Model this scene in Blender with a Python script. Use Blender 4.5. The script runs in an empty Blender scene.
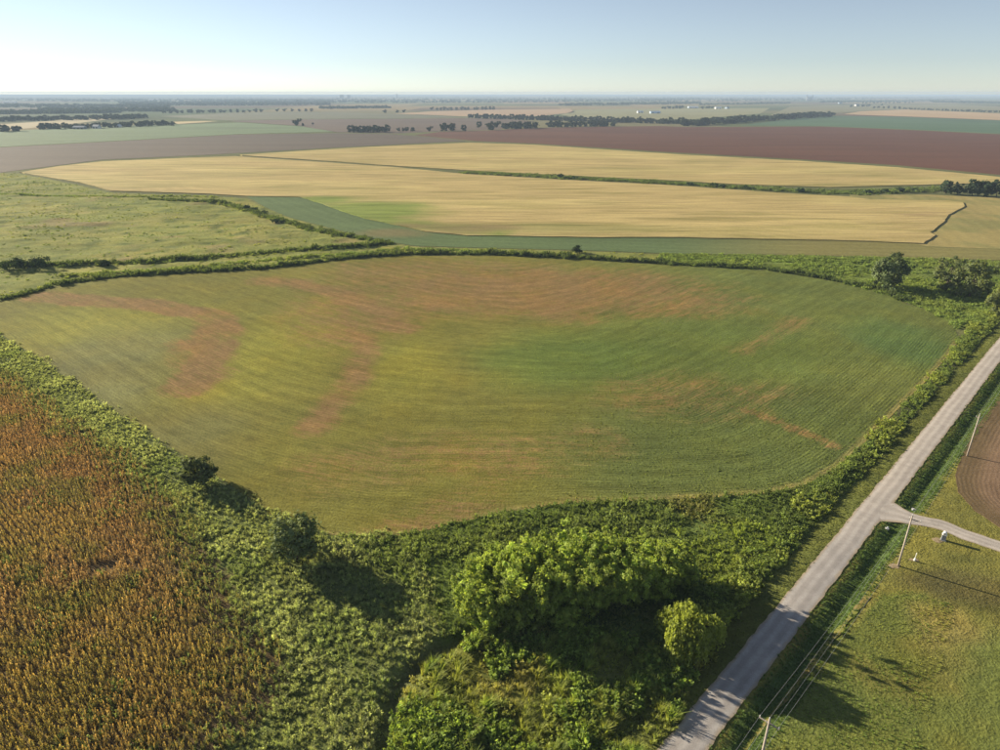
import bpy, bmesh, math, random
import numpy as np
from mathutils import Vector, Matrix, Euler
from mathutils.geometry import delaunay_2d_cdt

random.seed(7)
rng = np.random.default_rng(7)
scene = bpy.context.scene
C = scene.collection

# ------------------------------------------------------------------ camera
H = 80.0                       # height of the drone above the fields
F = 667.0                      # focal length in pixels of the 1000 px wide photograph
HOR = 93.5                     # row of the horizon
PITCH = math.atan((375 - HOR) / F)
cam_d = bpy.data.cameras.new('camera')
cam_d.sensor_width = 36.0
cam_d.lens = 36.0 * F / 1000.0
cam_d.clip_start = 1.0
cam_d.clip_end = 120000.0
cam = bpy.data.objects.new('camera', cam_d)
C.objects.link(cam)
cam.location = (0, 0, H)
cam.rotation_euler = (math.pi / 2 - PITCH, 0, 0)
scene.camera = cam

# ------------------------------------------------------------------ sky, sun, exposure
SUN_EL = math.radians(17.5)
SUN_XY = Vector((-0.85, 0.53)).normalized()
world = bpy.data.worlds.new('World')
scene.world = world
world.use_nodes = True
wn = world.node_tree
bg = wn.nodes['Background']
sky = wn.nodes.new('ShaderNodeTexSky')
sky.sky_type = 'NISHITA'
sky.sun_disc = False
sky.sun_elevation = SUN_EL
sky.sun_rotation = math.atan2(SUN_XY.x, SUN_XY.y)
sky.altitude = 0
sky.air_density = 0.7
sky.dust_density = 0.02
sky.ozone_density = 2.0
hs = wn.nodes.new('ShaderNodeHueSaturation')
hs.inputs['Saturation'].default_value = 0.66
wn.links.new(sky.outputs[0], hs.inputs['Color'])
wn.links.new(hs.outputs[0], bg.inputs[0])
bg.inputs[1].default_value = 0.050
sun_d = bpy.data.lights.new('sun', 'SUN')
sun_d.energy = 5.0
sun_d.angle = math.radians(0.5)
sun_d.color = (1.0, 0.88, 0.68)
sun = bpy.data.objects.new('sun', sun_d)
C.objects.link(sun)
ld = Vector((-SUN_XY.x * math.cos(SUN_EL), -SUN_XY.y * math.cos(SUN_EL), -math.sin(SUN_EL)))
sun.rotation_euler = ld.to_track_quat('-Z', 'Y').to_euler()
sun.location = (-200, 120, 300)
scene.view_settings.view_transform = 'Standard'
scene.view_settings.look = 'None'
scene.view_settings.gamma = 1.0
scene.view_settings.exposure = 1.32
scene.render.engine = 'CYCLES'
scene.cycles.max_bounces = 6
scene.cycles.diffuse_bounces = 3
scene.cycles.transmission_bounces = 3
scene.cycles.volume_bounces = 1
scene.cycles.use_denoising = True

HAZE_DENSITY = 0.00010

# ------------------------------------------------------------------ numeric helpers
CP, SP = math.cos(PITCH), math.sin(PITCH)


def G(px, py, z=0.0):
    """photo pixel -> point on the ground plane at height z (a direction met with the ground)"""
    hc = 91.0 + 7.0 * ((px - 500) / 500.0) ** 2          # the lens bows the horizon a little
    fade = min(1.0, max(0.0, (300 - py) / 150.0))
    py = py + (HOR - hc) * fade
    r, v = px - 500.0, py - 375.0
    fw, dn = F * CP - v * SP, F * SP + v * CP
    dn = max(dn, 1.0)
    k = (H - z) / dn
    return (r * k, fw * k)


def GP(pts, z=0.0):
    return np.array([G(a, b, z) for a, b in pts])


def _hash(ix, iy, seed):
    h = (ix.astype(np.int64) * 374761393 + iy.astype(np.int64) * 668265263 + seed * 982451653) & 0x7fffffff
    h = ((h ^ (h >> 13)) * 1274126177) & 0x7fffffff
    return ((h ^ (h >> 16)) & 0xffff) / 65535.0


def vnoise(x, y, scale, seed=0):
    x = np.asarray(x, float) / scale
    y = np.asarray(y, float) / scale
    ix, iy = np.floor(x), np.floor(y)
    fx, fy = x - ix, y - iy
    fx = fx * fx * (3 - 2 * fx)
    fy = fy * fy * (3 - 2 * fy)
    a = _hash(ix, iy, seed); b = _hash(ix + 1, iy, seed)
    c = _hash(ix, iy + 1, seed); d = _hash(ix + 1, iy + 1, seed)
    return (a * (1 - fx) + b * fx) * (1 - fy) + (c * (1 - fx) + d * fx) * fy


def fbm(x, y, scale, seed=0, octv=3):
    s, a, t = 0, 1.0, 0
    for i in range(octv):
        s = s + a * vnoise(x, y, scale / 2 ** i, seed + i * 17)
        t += a
        a *= 0.5
    return s / t


def inside(x, y, poly):
    x = np.asarray(x); y = np.asarray(y)
    res = np.zeros(x.shape, bool)
    n = len(poly)
    for i in range(n):
        x1, y1 = poly[i]
        x2, y2 = poly[(i + 1) % n]
        if y1 == y2:
            continue
        c = ((y1 > y) != (y2 > y)) & (x < (x2 - x1) * (y - y1) / (y2 - y1) + x1)
        res ^= c
    return res


def dist_line(x, y, line, closed=False):
    """distance to a polyline, and parameter (0..1) along it"""
    x = np.asarray(x, float); y = np.asarray(y, float)
    best = np.full(x.shape, 1e18)
    tt = np.zeros(x.shape)
    n = len(line)
    segs = n if closed else n - 1
    for i in range(segs):
        ax, ay = line[i]
        bx, by = line[(i + 1) % n]
        dx, dy = bx - ax, by - ay
        L2 = dx * dx + dy * dy + 1e-9
        t = np.clip(((x - ax) * dx + (y - ay) * dy) / L2, 0, 1)
        d = (x - ax - t * dx) ** 2 + (y - ay - t * dy) ** 2
        m = d < best
        best = np.where(m, d, best)
        tt = np.where(m, (i + t) / segs, tt)
    return np.sqrt(best), tt


def sstep(a, b, x):
    t = np.clip((x - a) / (b - a), 0, 1)
    return t * t * (3 - 2 * t)


def mixc(c, col, m):
    return c * (1 - m[:, None]) + np.array(col)[None, :] * m[:, None]


# ------------------------------------------------------------------ object helpers
def tag(o, label=None, cat=None, group=None, kind=None):
    if label: o['label'] = label
    if cat: o['category'] = cat
    if group: o['group'] = group
    if kind: o['kind'] = kind
    return o


def np_mesh(name, V, faces, smooth=False):
    """faces: (n,k) int array"""
    V = np.asarray(V, np.float32)
    faces = np.asarray(faces, np.int32)
    me = bpy.data.meshes.new(name)
    n, k = faces.shape
    me.vertices.add(len(V)); me.vertices.foreach_set('co', V.ravel())
    me.loops.add(n * k); me.loops.foreach_set('vertex_index', faces.ravel())
    me.polygons.add(n)
    me.polygons.foreach_set('loop_start', np.arange(0, n * k, k, dtype=np.int32))
    me.polygons.foreach_set('loop_total', np.full(n, k, np.int32))
    me.polygons.foreach_set('use_smooth', np.full(n, smooth, bool))
    me.update(calc_edges=True)
    return me


def set_col(me, name, col):
    a = me.attributes.new(name, 'FLOAT_COLOR', 'POINT')
    c = np.ones((len(me.vertices), 4), np.float32)
    c[:, :3] = col
    a.data.foreach_set('color', c.ravel())


def set_float(me, name, v):
    a = me.attributes.new(name, 'FLOAT', 'POINT')
    a.data.foreach_set('value', np.asarray(v, np.float32))


def obj(name, me, mat=None, parent=None):
    o = bpy.data.objects.new(name, me)
    C.objects.link(o)
    if mat is not None and me is not None and not me.materials:
        me.materials.append(mat)
    if parent is not None:
        o.parent = parent
    return o


def empty(name, loc, rz=0.0, scale=1.0):
    o = bpy.data.objects.new(name, None)
    o.empty_display_size = 0.5
    C.objects.link(o)
    o.location = loc
    o.rotation_euler = (0, 0, rz)
    o.scale = (scale, scale, scale) if not isinstance(scale, tuple) else scale
    return o


def copy_tree(src, loc, rz=0.0, scale=(1, 1, 1)):
    r = src.copy(); C.objects.link(r)
    r.location = loc; r.rotation_euler = (0, 0, rz); r.scale = scale
    for ch in list(src.children):
        c = ch.copy(); C.objects.link(c); c.parent = r
        for g in list(ch.children):
            d = g.copy(); C.objects.link(d); d.parent = c
    return r


class MB:
    """collects boxes and tubes into one mesh"""
    def __init__(self):
        self.v = []; self.f = []

    def box(self, c, s, rz=0.0):
        b = len(self.v)
        ca, sa = math.cos(rz), math.sin(rz)
        for dz in (-1, 1):
            for dx, dy in ((-1, -1), (1, -1), (1, 1), (-1, 1)):
                x, y = dx * s[0] / 2, dy * s[1] / 2
                self.v.append((c[0] + x * ca - y * sa, c[1] + x * sa + y * ca, c[2] + dz * s[2] / 2))
        for q in ((0, 3, 2, 1), (4, 5, 6, 7), (0, 1, 5, 4), (1, 2, 6, 5), (2, 3, 7, 6), (3, 0, 4, 7)):
            self.f.append(tuple(b + i for i in q))
        return self

    def tube(self, pts, radii, n=8, cap=True):
        pts = [Vector(p) for p in pts]
        if not hasattr(radii, '__len__'):
            radii = [radii] * len(pts)
        b = len(self.v)
        for i, p in enumerate(pts):
            d = (pts[min(i + 1, len(pts) - 1)] - pts[max(i - 1, 0)]).normalized()
            up = Vector((0, 0, 1)) if abs(d.z) < 0.9 else Vector((1, 0, 0))
            u = d.cross(up).normalized(); w = d.cross(u).normalized()
            for k in range(n):
                a = 2 * math.pi * k / n
                self.v.append(tuple(p + u * math.cos(a) * radii[i] + w * math.sin(a) * radii[i]))
        for i in range(len(pts) - 1):
            for k in range(n):
                k2 = (k + 1) % n
                self.f.append((b + i * n + k, b + i * n + k2, b + (i + 1) * n + k2, b + (i + 1) * n + k))
        if cap:
            self.f.append(tuple(b + k for k in range(n)))
            self.f.append(tuple(b + (len(pts) - 1) * n + k for k in reversed(range(n))))
        return self

    def prism(self, prof, y0, y1):
        """profile in xz swept along y"""
        b = len(self.v); n = len(prof)
        for y in (y0, y1):
            for (x, z) in prof:
                self.v.append((x, y, z))
        self.f.append(tuple(b + k for k in range(n)))
        self.f.append(tuple(b + n + k for k in reversed(range(n))))
        for k in range(n):
            k2 = (k + 1) % n
            self.f.append((b + k, b + n + k, b + n + k2, b + k2))
        return self

    def mesh(self, name, smooth=False):
        me = bpy.data.meshes.new(name)
        me.from_pydata(self.v, [], self.f)
        bm = bmesh.new(); bm.from_mesh(me)
        bmesh.ops.recalc_face_normals(bm, faces=bm.faces)
        bm.to_mesh(me); bm.free()
        if smooth:
            me.polygons.foreach_set('use_smooth', np.ones(len(me.polygons), bool))
        me.update()
        return me

    def build(self, name, mat, parent=None, smooth=False):
        return obj(name, self.mesh(name, smooth), mat, parent)


# ------------------------------------------------------------------ materials
class NT:
    def __init__(self, name):
        self.m = bpy.data.materials.new(name)
        self.m.use_nodes = True
        self.t = self.m.node_tree
        self.t.nodes.clear()
        self.out = self.n('ShaderNodeOutputMaterial')

    def n(self, typ, **kw):
        nd = self.t.nodes.new(typ)
        for k, v in kw.items():
            setattr(nd, k, v)
        return nd

    def l(self, a, b):
        self.t.links.new(a, b)

    def inp(self, nd, idx, v):
        if isinstance(v, bpy.types.NodeSocket):
            self.l(v, nd.inputs[idx])
        else:
            nd.inputs[idx].default_value = v

    def math(self, op, a, b=0.5, c=None, clamp=False):
        nd = self.n('ShaderNodeMath', operation=op)
        nd.use_clamp = clamp
        self.inp(nd, 0, a); self.inp(nd, 1, b)
        if c is not None: self.inp(nd, 2, c)
        return nd.outputs[0]

    def pos(self):
        return self.n('ShaderNodeNewGeometry').outputs['Position']

    def mapped(self, vec, scale, rot=(0, 0, 0)):
        mp = self.n('ShaderNodeMapping')
        self.l(vec, mp.inputs['Vector'])
        mp.inputs['Scale'].default_value = scale
        mp.inputs['Rotation'].default_value = rot
        return mp.outputs[0]

    def noise(self, vec, scale, detail=3, rough=0.55, dist=0.0):
        nd = self.n('ShaderNodeTexNoise')
        self.l(vec, nd.inputs['Vector'])
        nd.inputs['Scale'].default_value = scale
        nd.inputs['Detail'].default_value = detail
        nd.inputs['Roughness'].default_value = rough
        nd.inputs['Distortion'].default_value = dist
        return nd.outputs['Fac']

    def rng(self, v, a, b, c, d):
        nd = self.n('ShaderNodeMapRange')
        self.inp(nd, 0, v)
        for i, q in enumerate((a, b, c, d)):
            nd.inputs[i + 1].default_value = q
        return nd.outputs[0]

    def mix(self, fac, a, b, mode='MIX'):
        nd = self.n('ShaderNodeMix', data_type='RGBA', blend_type=mode)
        nd.clamp_factor = True
        self.inp(nd, 0, fac)
        for i, v in ((6, a), (7, b)):
            if isinstance(v, bpy.types.NodeSocket): self.l(v, nd.inputs[i])
            else: nd.inputs[i].default_value = (*v, 1)
        return nd.outputs[2]

    def scale_col(self, col, fac):
        nd = self.n('ShaderNodeVectorMath', operation='SCALE')
        self.inp(nd, 0, col)
        self.inp(nd, 3, fac)
        return nd.outputs[0]

    def attr(self, name, typ='GEOMETRY', out='Color'):
        return self.n('ShaderNodeAttribute', attribute_name=name, attribute_type=typ).outputs[out]

    def bump(self, h, dist, strength=1.0):
        b = self.n('ShaderNodeBump')
        b.inputs['Strength'].default_value = strength
        b.inputs['Distance'].default_value = dist
        self.l(h, b.inputs['Height'])
        return b.outputs[0]

    def principled(self, col, rough=0.9, normal=None, spec=0.2, metal=0.0):
        p = self.n('ShaderNodeBsdfPrincipled')
        if isinstance(col, bpy.types.NodeSocket): self.l(col, p.inputs['Base Color'])
        else: p.inputs['Base Color'].default_value = (*col, 1)
        self.inp(p, 'Roughness', rough)
        p.inputs['Metallic'].default_value = metal
        p.inputs['Specular IOR Level'].default_value = spec
        if normal is not None: self.l(normal, p.inputs['Normal'])
        self.l(p.outputs[0], self.out.inputs[0])
        return self.m


def mat_plain(name, col, rough=0.8, var=0.15, scale=1.5, spec=0.2, metal=0.0):
    t = NT(name)
    n = t.noise(t.pos(), scale, 4)
    c = t.scale_col(t.mix(0.0, col, col), t.rng(n, 0.3, 0.7, 1 - var, 1 + var))
    return t.principled(c, rough, None, spec, metal)


def mat_ground():
    t = NT('ground_cover')
    p = t.pos()
    col = t.attr('Col')
    n1 = t.noise(p, 0.55, 5, 0.65)
    n2 = t.noise(p, 2.4, 4, 0.6)
    n3 = t.noise(p, 0.02, 3, 0.5)
    f = t.math('MULTIPLY', t.rng(n1, 0.25, 0.75, 0.72, 1.28), t.rng(n2, 0.25, 0.75, 0.7, 1.3))
    f = t.math('MULTIPLY', f, t.rng(n3, 0.3, 0.7, 0.85, 1.15))
    c = t.scale_col(col, f)
    # warm / cool drift of the sward
    n4 = t.noise(p, 0.09, 3, 0.6)
    c = t.mix(t.rng(n4, 0.35, 0.7, 0.0, 0.35), c, t.mix(1.0, c, (1.5, 1.25, 0.7), 'MULTIPLY'))
    h = t.math('ADD', t.math('MULTIPLY', n1, 0.6), t.math('MULTIPLY', n2, 0.4))
    return t.principled(c, 0.95, t.bump(h, 0.7, 0.8), 0.03)


def mat_rows(name, spacing, row_amp=0.22, bump_d=0.22, noise_amp=0.3, attr='phase', fine=2.2, soil=None, row_bump=0.25):
    """crop in rows: 'Col' gives plant and soil colour, 'phase' the distance across the rows"""
    t = NT(name)
    p = t.pos()
    col = t.attr('Col')
    ph = t.attr(attr, out='Fac')
    wob = t.math('MULTIPLY', t.noise(p, 0.35, 2), 0.5)
    s = t.math('SINE', t.math('MULTIPLY', t.math('ADD', ph, wob), 2 * math.pi / spacing))
    s01 = t.math('MULTIPLY_ADD', s, 0.5, 0.5)
    wide = t.math('SINE', t.math('MULTIPLY', t.math('ADD', ph, t.math('MULTIPLY', t.noise(p, 0.06, 2), 3.0)), 2 * math.pi / (spacing * 6.3)))
    n1 = t.noise(p, fine, 4, 0.65)
    n2 = t.noise(p, 0.3, 4, 0.6)
    f = t.math('MULTIPLY', t.rng(n1, 0.25, 0.75, 1 - noise_amp, 1 + noise_amp), t.rng(n2, 0.3, 0.7, 0.88, 1.12))
    rmask = t.rng(t.noise(p, 0.045, 3, 0.6), 0.38, 0.62, 0.15, 1.0)
    f = t.math('MULTIPLY', f, t.math('MULTIPLY_ADD', t.math('MULTIPLY', s, rmask), row_amp, 1.0))
    f = t.math('MULTIPLY', f, t.math('MULTIPLY_ADD', wide, 0.05, 1.0))
    if soil:
        cv = t.n('ShaderNodeCombineXYZ')
        t.l(t.math('MULTIPLY', ph, 1.35), cv.inputs[0]); t.l(t.math('MULTIPLY', t.attr('along', out='Fac'), 0.16), cv.inputs[1])
        streak = t.noise(cv.outputs[0], 1.0, 4, 0.7)
        cv2 = t.n('ShaderNodeCombineXYZ')
        t.l(t.math('MULTIPLY', ph, 0.3), cv2.inputs[0]); t.l(t.math('MULTIPLY', t.attr('along', out='Fac'), 0.03), cv2.inputs[1])
        streak2 = t.noise(cv2.outputs[0], 1.0, 3, 0.6)
        f = t.math('MULTIPLY', f, t.rng(streak, 0.28, 0.72, 0.76, 1.24))
        f = t.math('MULTIPLY', f, t.rng(streak2, 0.3, 0.7, 0.86, 1.14))
        sm = t.attr('soil', out='Fac')
        nb = t.noise(p, 0.16, 5, 0.7)
        nc = t.noise(p, 1.1, 4, 0.7)
        br = t.math('ADD', t.math('MULTIPLY', t.math('SUBTRACT', nb, 0.5), 1.3), t.math('MULTIPLY', t.math('SUBTRACT', nc, 0.5), 1.5))
        br = t.math('ADD', br, t.math('MULTIPLY', t.math('SUBTRACT', streak, 0.5), 2.2))
        br = t.math('ADD', br, t.math('MULTIPLY', t.math('SUBTRACT', streak2, 0.5), 1.2))
        fac = t.rng(t.math('ADD', sm, t.math('MULTIPLY', br, t.rng(sm, 0.0, 0.3, 0.0, 1.0))), 0.12, 0.95, 0.0, 1.0)
        col = t.mix(fac, col, t.mix(t.rng(nc, 0.35, 0.62, 0.0, 0.8), soil, (0.165, 0.104, 0.048)))
        # thick and thin stand, yellowing plants
        col = t.mix(t.rng(t.noise(p, 0.05, 4, 0.6), 0.42, 0.7, 0.0, 0.5), col, t.mix(1.0, col, (1.28, 1.12, 0.8), 'MULTIPLY'))
    c = t.scale_col(col, f)
    h = t.math('ADD', t.math('MULTIPLY', t.math('MULTIPLY', s01, rmask), row_bump), t.math('MULTIPLY', n1, 0.9))
    h = t.math('ADD', h, t.math('MULTIPLY', wide, 0.08))
    if soil:
        h = t.math('ADD', h, t.math('MULTIPLY', streak, 0.8))
    return t.principled(c, 0.9, t.bump(h, bump_d, 1.0), 0.03)


def mat_wheat():
    t = NT('ripe_wheat')
    p = t.pos()
    col = t.attr('Col')
    st = t.noise(t.mapped(p, (0.012, 0.085, 1), (0, 0, math.radians(4))), 1.0, 5, 0.6, 0.6)
    st2 = t.noise(t.mapped(p, (0.03, 0.35, 1), (0, 0, math.radians(-3))), 1.0, 4, 0.6, 0.3)
    n1 = t.noise(p, 0.9, 4, 0.6)
    f = t.math('MULTIPLY', t.rng(st, 0.3, 0.7, 0.74, 1.2), t.rng(st2, 0.3, 0.7, 0.86, 1.14))
    f = t.math('MULTIPLY', f, t.rng(n1, 0.25, 0.75, 0.85, 1.15))
    c = t.scale_col(col, f)
    c = t.mix(t.rng(st, 0.5, 0.32, 0.0, 0.7), c, t.mix(1.0, c, (0.85, 0.95, 0.72), 'MULTIPLY'))
    sp = t.n('ShaderNodeSeparateXYZ'); t.l(p, sp.inputs[0])
    warp = t.math('MULTIPLY', t.noise(p, 0.006, 2, 0.5), 160.0)
    ln = t.math('SINE', t.math('MULTIPLY', t.math('ADD', t.math('ADD', sp.outputs[1], t.math('MULTIPLY', sp.outputs[0], 0.12)), warp), 2 * math.pi / 11.0))
    lm = t.rng(t.noise(p, 0.01, 2, 0.5), 0.4, 0.6, 0.0, 1.0)
    c = t.scale_col(c, t.math('MULTIPLY_ADD', t.math('MULTIPLY', ln, lm), 0.06, 1.0))
    h = t.math('ADD', t.math('MULTIPLY', st, 2.0), t.math('ADD', st2, t.math('MULTIPLY', n1, 0.5)))
    return t.principled(c, 0.85, t.bump(h, 0.5, 0.8), 0.05)


def mat_farfield():
    t = NT('distant_field')
    p = t.pos()
    col = t.attr('Col')
    st = t.noise(t.mapped(p, (0.004, 0.02, 1), (0, 0, math.radians(6))), 1.0, 4, 0.6, 0.4)
    n1 = t.noise(p, 0.12, 5, 0.65)
    f = t.math('MULTIPLY', t.rng(st, 0.3, 0.7, 0.86, 1.14), t.rng(n1, 0.25, 0.75, 0.85, 1.15))
    return t.principled(t.scale_col(col, f), 0.95, t.bump(n1, 0.4, 0.6), 0.1)


def mat_leaf(name, inst=False, trans=0.35, var=0.25, mult=(1, 1, 1), tmul=(1.3, 1.25, 0.65)):
    """leaves: colour from the plant's own attribute, thin and translucent"""
    t = NT(name)
    base = t.attr('Col')
    if inst:
        base = t.mix(1.0, base, t.attr('tint', 'INSTANCER'), 'MULTIPLY')
    else:
        oi = t.n('ShaderNodeObjectInfo')
        base = t.scale_col(base, t.rng(oi.outputs['Random'], 0, 1, 1 - var, 1 + var))
    if mult != (1, 1, 1):
        base = t.mix(1.0, base, mult, 'MULTIPLY')
    d = t.n('ShaderNodeBsdfDiffuse'); t.l(base, d.inputs[0])
    tr = t.n('ShaderNodeBsdfTranslucent')
    t.l(t.mix(1.0, base, tmul, 'MULTIPLY'), tr.inputs[0])
    g = t.n('ShaderNodeBsdfGlossy'); g.inputs['Roughness'].default_value = 0.65
    g.inputs[0].default_value = (0.8, 0.8, 0.8, 1)
    m = t.n('ShaderNodeMixShader'); m.inputs[0].default_value = trans
    t.l(d.outputs[0], m.inputs[1]); t.l(tr.outputs[0], m.inputs[2])
    m2 = t.n('ShaderNodeMixShader'); m2.inputs[0].default_value = 0.012
    t.l(m.outputs[0], m2.inputs[1]); t.l(g.outputs[0], m2.inputs[2])
    t.l(m2.outputs[0], t.out.inputs[0])
    return t.m


def mat_road():
    t = NT('gravel_road')
    p = t.pos()
    v = t.attr('across', out='Fac')            # -1 left edge .. 1 right edge
    av = t.math('ABSOLUTE', v)
    n1 = t.noise(p, 6.0, 4, 0.7)
    n2 = t.noise(p, 0.5, 4, 0.6)
    n3 = t.noise(p, 0.05, 2, 0.5)
    track = t.math('COSINE', t.math('MULTIPLY', t.math('ADD', v, t.math('MULTIPLY', t.math('SUBTRACT', n3, 0.5), 0.5)), 9.0))
    c = t.mix(t.rng(track, -0.6, 0.9, 0, 1), (0.372, 0.328, 0.286), (0.448, 0.40, 0.350))
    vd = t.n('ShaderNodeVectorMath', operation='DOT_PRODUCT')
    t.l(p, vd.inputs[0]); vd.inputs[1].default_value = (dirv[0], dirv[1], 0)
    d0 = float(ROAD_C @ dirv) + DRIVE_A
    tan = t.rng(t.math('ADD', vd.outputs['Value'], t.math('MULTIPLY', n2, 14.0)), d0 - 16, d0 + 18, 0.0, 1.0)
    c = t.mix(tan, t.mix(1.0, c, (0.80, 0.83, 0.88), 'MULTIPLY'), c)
    edge = t.math('ADD', av, t.math('MULTIPLY', t.math('SUBTRACT', n2, 0.5), 0.5))
    c = t.mix(t.rng(edge, 0.78, 1.02, 0, 0.85), c, (0.33, 0.26, 0.165))
    f = t.math('MULTIPLY', t.rng(n1, 0.25, 0.75, 0.82, 1.18), t.rng(n2, 0.25, 0.75, 0.86, 1.14))
    f = t.math('MULTIPLY', f, t.rng(t.noise(p, 0.14, 4, 0.65), 0.3, 0.7, 0.9, 1.1))
    return t.principled(t.scale_col(c, f), 0.92, t.bump(n1, 0.05, 0.6), 0.15)


M = {}
M['ground'] = mat_ground()
M['crop'] = mat_rows('bean_rows', 0.92, 0.07, 0.16, 0.4, soil=(0.262, 0.172, 0.068), row_bump=0.18)
M['plough'] = mat_rows('ploughed_soil', 0.9, 0.06, 0.06, 0.3, row_bump=0.3)
M['stubble'] = mat_rows('stubble_rows', 9.0, 0.07, 0.2, 0.16, fine=0.8)
M['wheat'] = mat_wheat()
M['far'] = mat_farfield()
M['leaf'] = mat_leaf('leaves', trans=0.55)
M['leaf_dark'] = mat_leaf('dark_leaves', trans=0.22)
M['inst'] = mat_leaf('weed_leaves', inst=True, trans=0.5)
M['dry'] = mat_leaf('dry_leaves', inst=True, trans=0.45, tmul=(1.1, 1.06, 0.85))
M['bark'] = mat_plain('bark', (0.11, 0.085, 0.06), 0.95, 0.3, 3)
M['pole'] = mat_plain('weathered_pole_wood', (0.36, 0.31, 0.255), 0.9, 0.2, 4)
M['ceramic'] = mat_plain('insulator_ceramic', (0.55, 0.54, 0.52), 0.35, 0.05, 4, 0.5)
M['wire'] = mat_plain('aluminium_wire', (0.4, 0.4, 0.4), 0.6, 0.03, 4, 0.5, 0.6)
M['iron'] = mat_plain('dark_iron', (0.06, 0.06, 0.06), 0.6, 0.1, 4)
M['stone'] = mat_plain('grey_stone', (0.24, 0.25, 0.26), 0.9, 0.25, 5)
M['white'] = mat_plain('white_paint', (0.78, 0.77, 0.74), 0.55, 0.06, 3, 0.4)
M['soil'] = mat_plain('bare_soil', (0.26, 0.20, 0.12), 0.95, 0.3, 2)
M['galv'] = mat_plain('galvanised_steel', (0.5, 0.51, 0.52), 0.45, 0.1, 3, 0.5, 0.3)
M['bluewall'] = mat_plain('pale_blue_cladding', (0.42, 0.55, 0.68), 0.6, 0.06, 0.3)
M['roofwhite'] = mat_plain('white_sheet_roof', (0.72, 0.74, 0.76), 0.5, 0.06, 0.3)
M['roofgrey'] = mat_plain('grey_sheet_roof', (0.3, 0.32, 0.35), 0.6, 0.1, 0.3)
M['concrete'] = mat_plain('pale_concrete', (0.55, 0.54, 0.52), 0.8, 0.08, 0.2)
M['dark'] = mat_plain('dark_opening', (0.05, 0.055, 0.06), 0.5, 0.1, 1)

# ------------------------------------------------------------------ layout from the photograph
MAIN_TOP = [(0, 302), (30, 294), (60, 286), (120, 278), (200, 273), (260, 270), (340, 260), (400, 255), (493, 255),
            (580, 259), (670, 265), (772, 271), (830, 281), (880, 292), (906, 304), (930, 312), (952, 324), (957, 334)]
MAIN_RIGHT = [(956, 344), (946, 358), (925, 382), (895, 412), (864, 443), (837, 467), (806, 485), (762, 494),
              (711, 497), (660, 500), (568, 503), (500, 513), (432, 529), (381, 539), (330, 535)]
MAIN_LEFT = [(323, 531), (300, 524), (269, 514), (253, 500), (212, 473), (180, 453), (146, 432), (102, 402), (51, 367),
             (0, 333), (-60, 306), (-30, 306)]
P_MAIN = GP(MAIN_TOP + MAIN_RIGHT + MAIN_LEFT)
EDGE_L = GP([(345, 537)] + MAIN_LEFT[:-2] + [(-120, 280)])
EDGE_BR = GP([(1010, 300)] + MAIN_RIGHT[0:])          # bottom / right edge the rows run along
SORG_EDGE = [(-120, 330), (-40, 356), (0, 366), (60, 404), (130, 456), (186, 508), (212, 552), (238, 600), (272, 640), (290, 668), (285, 695),
             (258, 722), (225, 752), (200, 790)]
P_SORG = np.vstack([GP(SORG_EDGE), GP([(150, 860), (-260, 860), (-330, 420)])])
CREEK = GP([(560, 612), (520, 618), (472, 628), (446, 646), (403, 676), (389, 702), (383, 737), (376, 775), (370, 820)])
CREEK2 = GP([(520, 618), (450, 606), (400, 585), (352, 562), (322, 556), (300, 560)])
P_PASTURE = GP([(-150, 178), (20, 177), (61, 184), (112, 194), (246, 198), (266, 207), (290, 217), (330, 228), (381, 241), (415, 246),
                (483, 248), (568, 250), (670, 254), (670, 264), (493, 254), (400, 254), (340, 259), (260, 269),
                (200, 272), (120, 277), (60, 285), (0, 301), (-80, 320), (-150, 320)])
P_STRIP_E = GP([(660, 253), (796, 256), (900, 259), (1000, 262), (1120, 268), (1120, 300), (1000, 318), (957, 330), (930, 312),
                (898, 299), (830, 280), (772, 270), (660, 264)])
P_WEEDS = GP([(-60, 309), (0, 334), (60, 372), (110, 407), (180, 456), (212, 476), (255, 504), (300, 521), (345, 534), (400, 536),
              (428, 590), (442, 640), (402, 668), (384, 700), (374, 770), (200, 790), (225, 752), (258, 722), (285, 695), (285, 668),
              (268, 640), (238, 606), (212, 558), (188, 518), (130, 468), (60, 420), (0, 383), (-40, 356)])
P_GRASS = GP([(470, 634), (505, 622), (560, 630), (640, 645), (712, 652), (690, 700), (645, 760), (630, 800), (380, 800), (386, 740), (394, 702),
              (408, 680), (448, 650)])
P_VALLEY = GP([(335, 534), (381, 538), (432, 527), (500, 511), (568, 501.5), (660, 499), (762, 493), (806, 484), (837, 466), (862, 446), (880, 440),
               (800, 562), (745, 628), (712, 655), (640, 648), (560, 632), (505, 624), (470, 634), (442, 640), (420, 590)])
P_THICKET = GP([(450, 608), (478, 602), (505, 575), (560, 566), (620, 566), (668, 568), (684, 580), (660, 605), (600, 618), (540, 626), (480, 630)])
P_BRIGHT = GP([(690, 545), (712, 525), (745, 522), (772, 530), (775, 560), (750, 588), (722, 598), (700, 580)])
P_CUT = GP([(866, 600), (905, 590), (1000, 620), (1100, 640), (1100, 800), (700, 800), (766, 716)])

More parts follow.
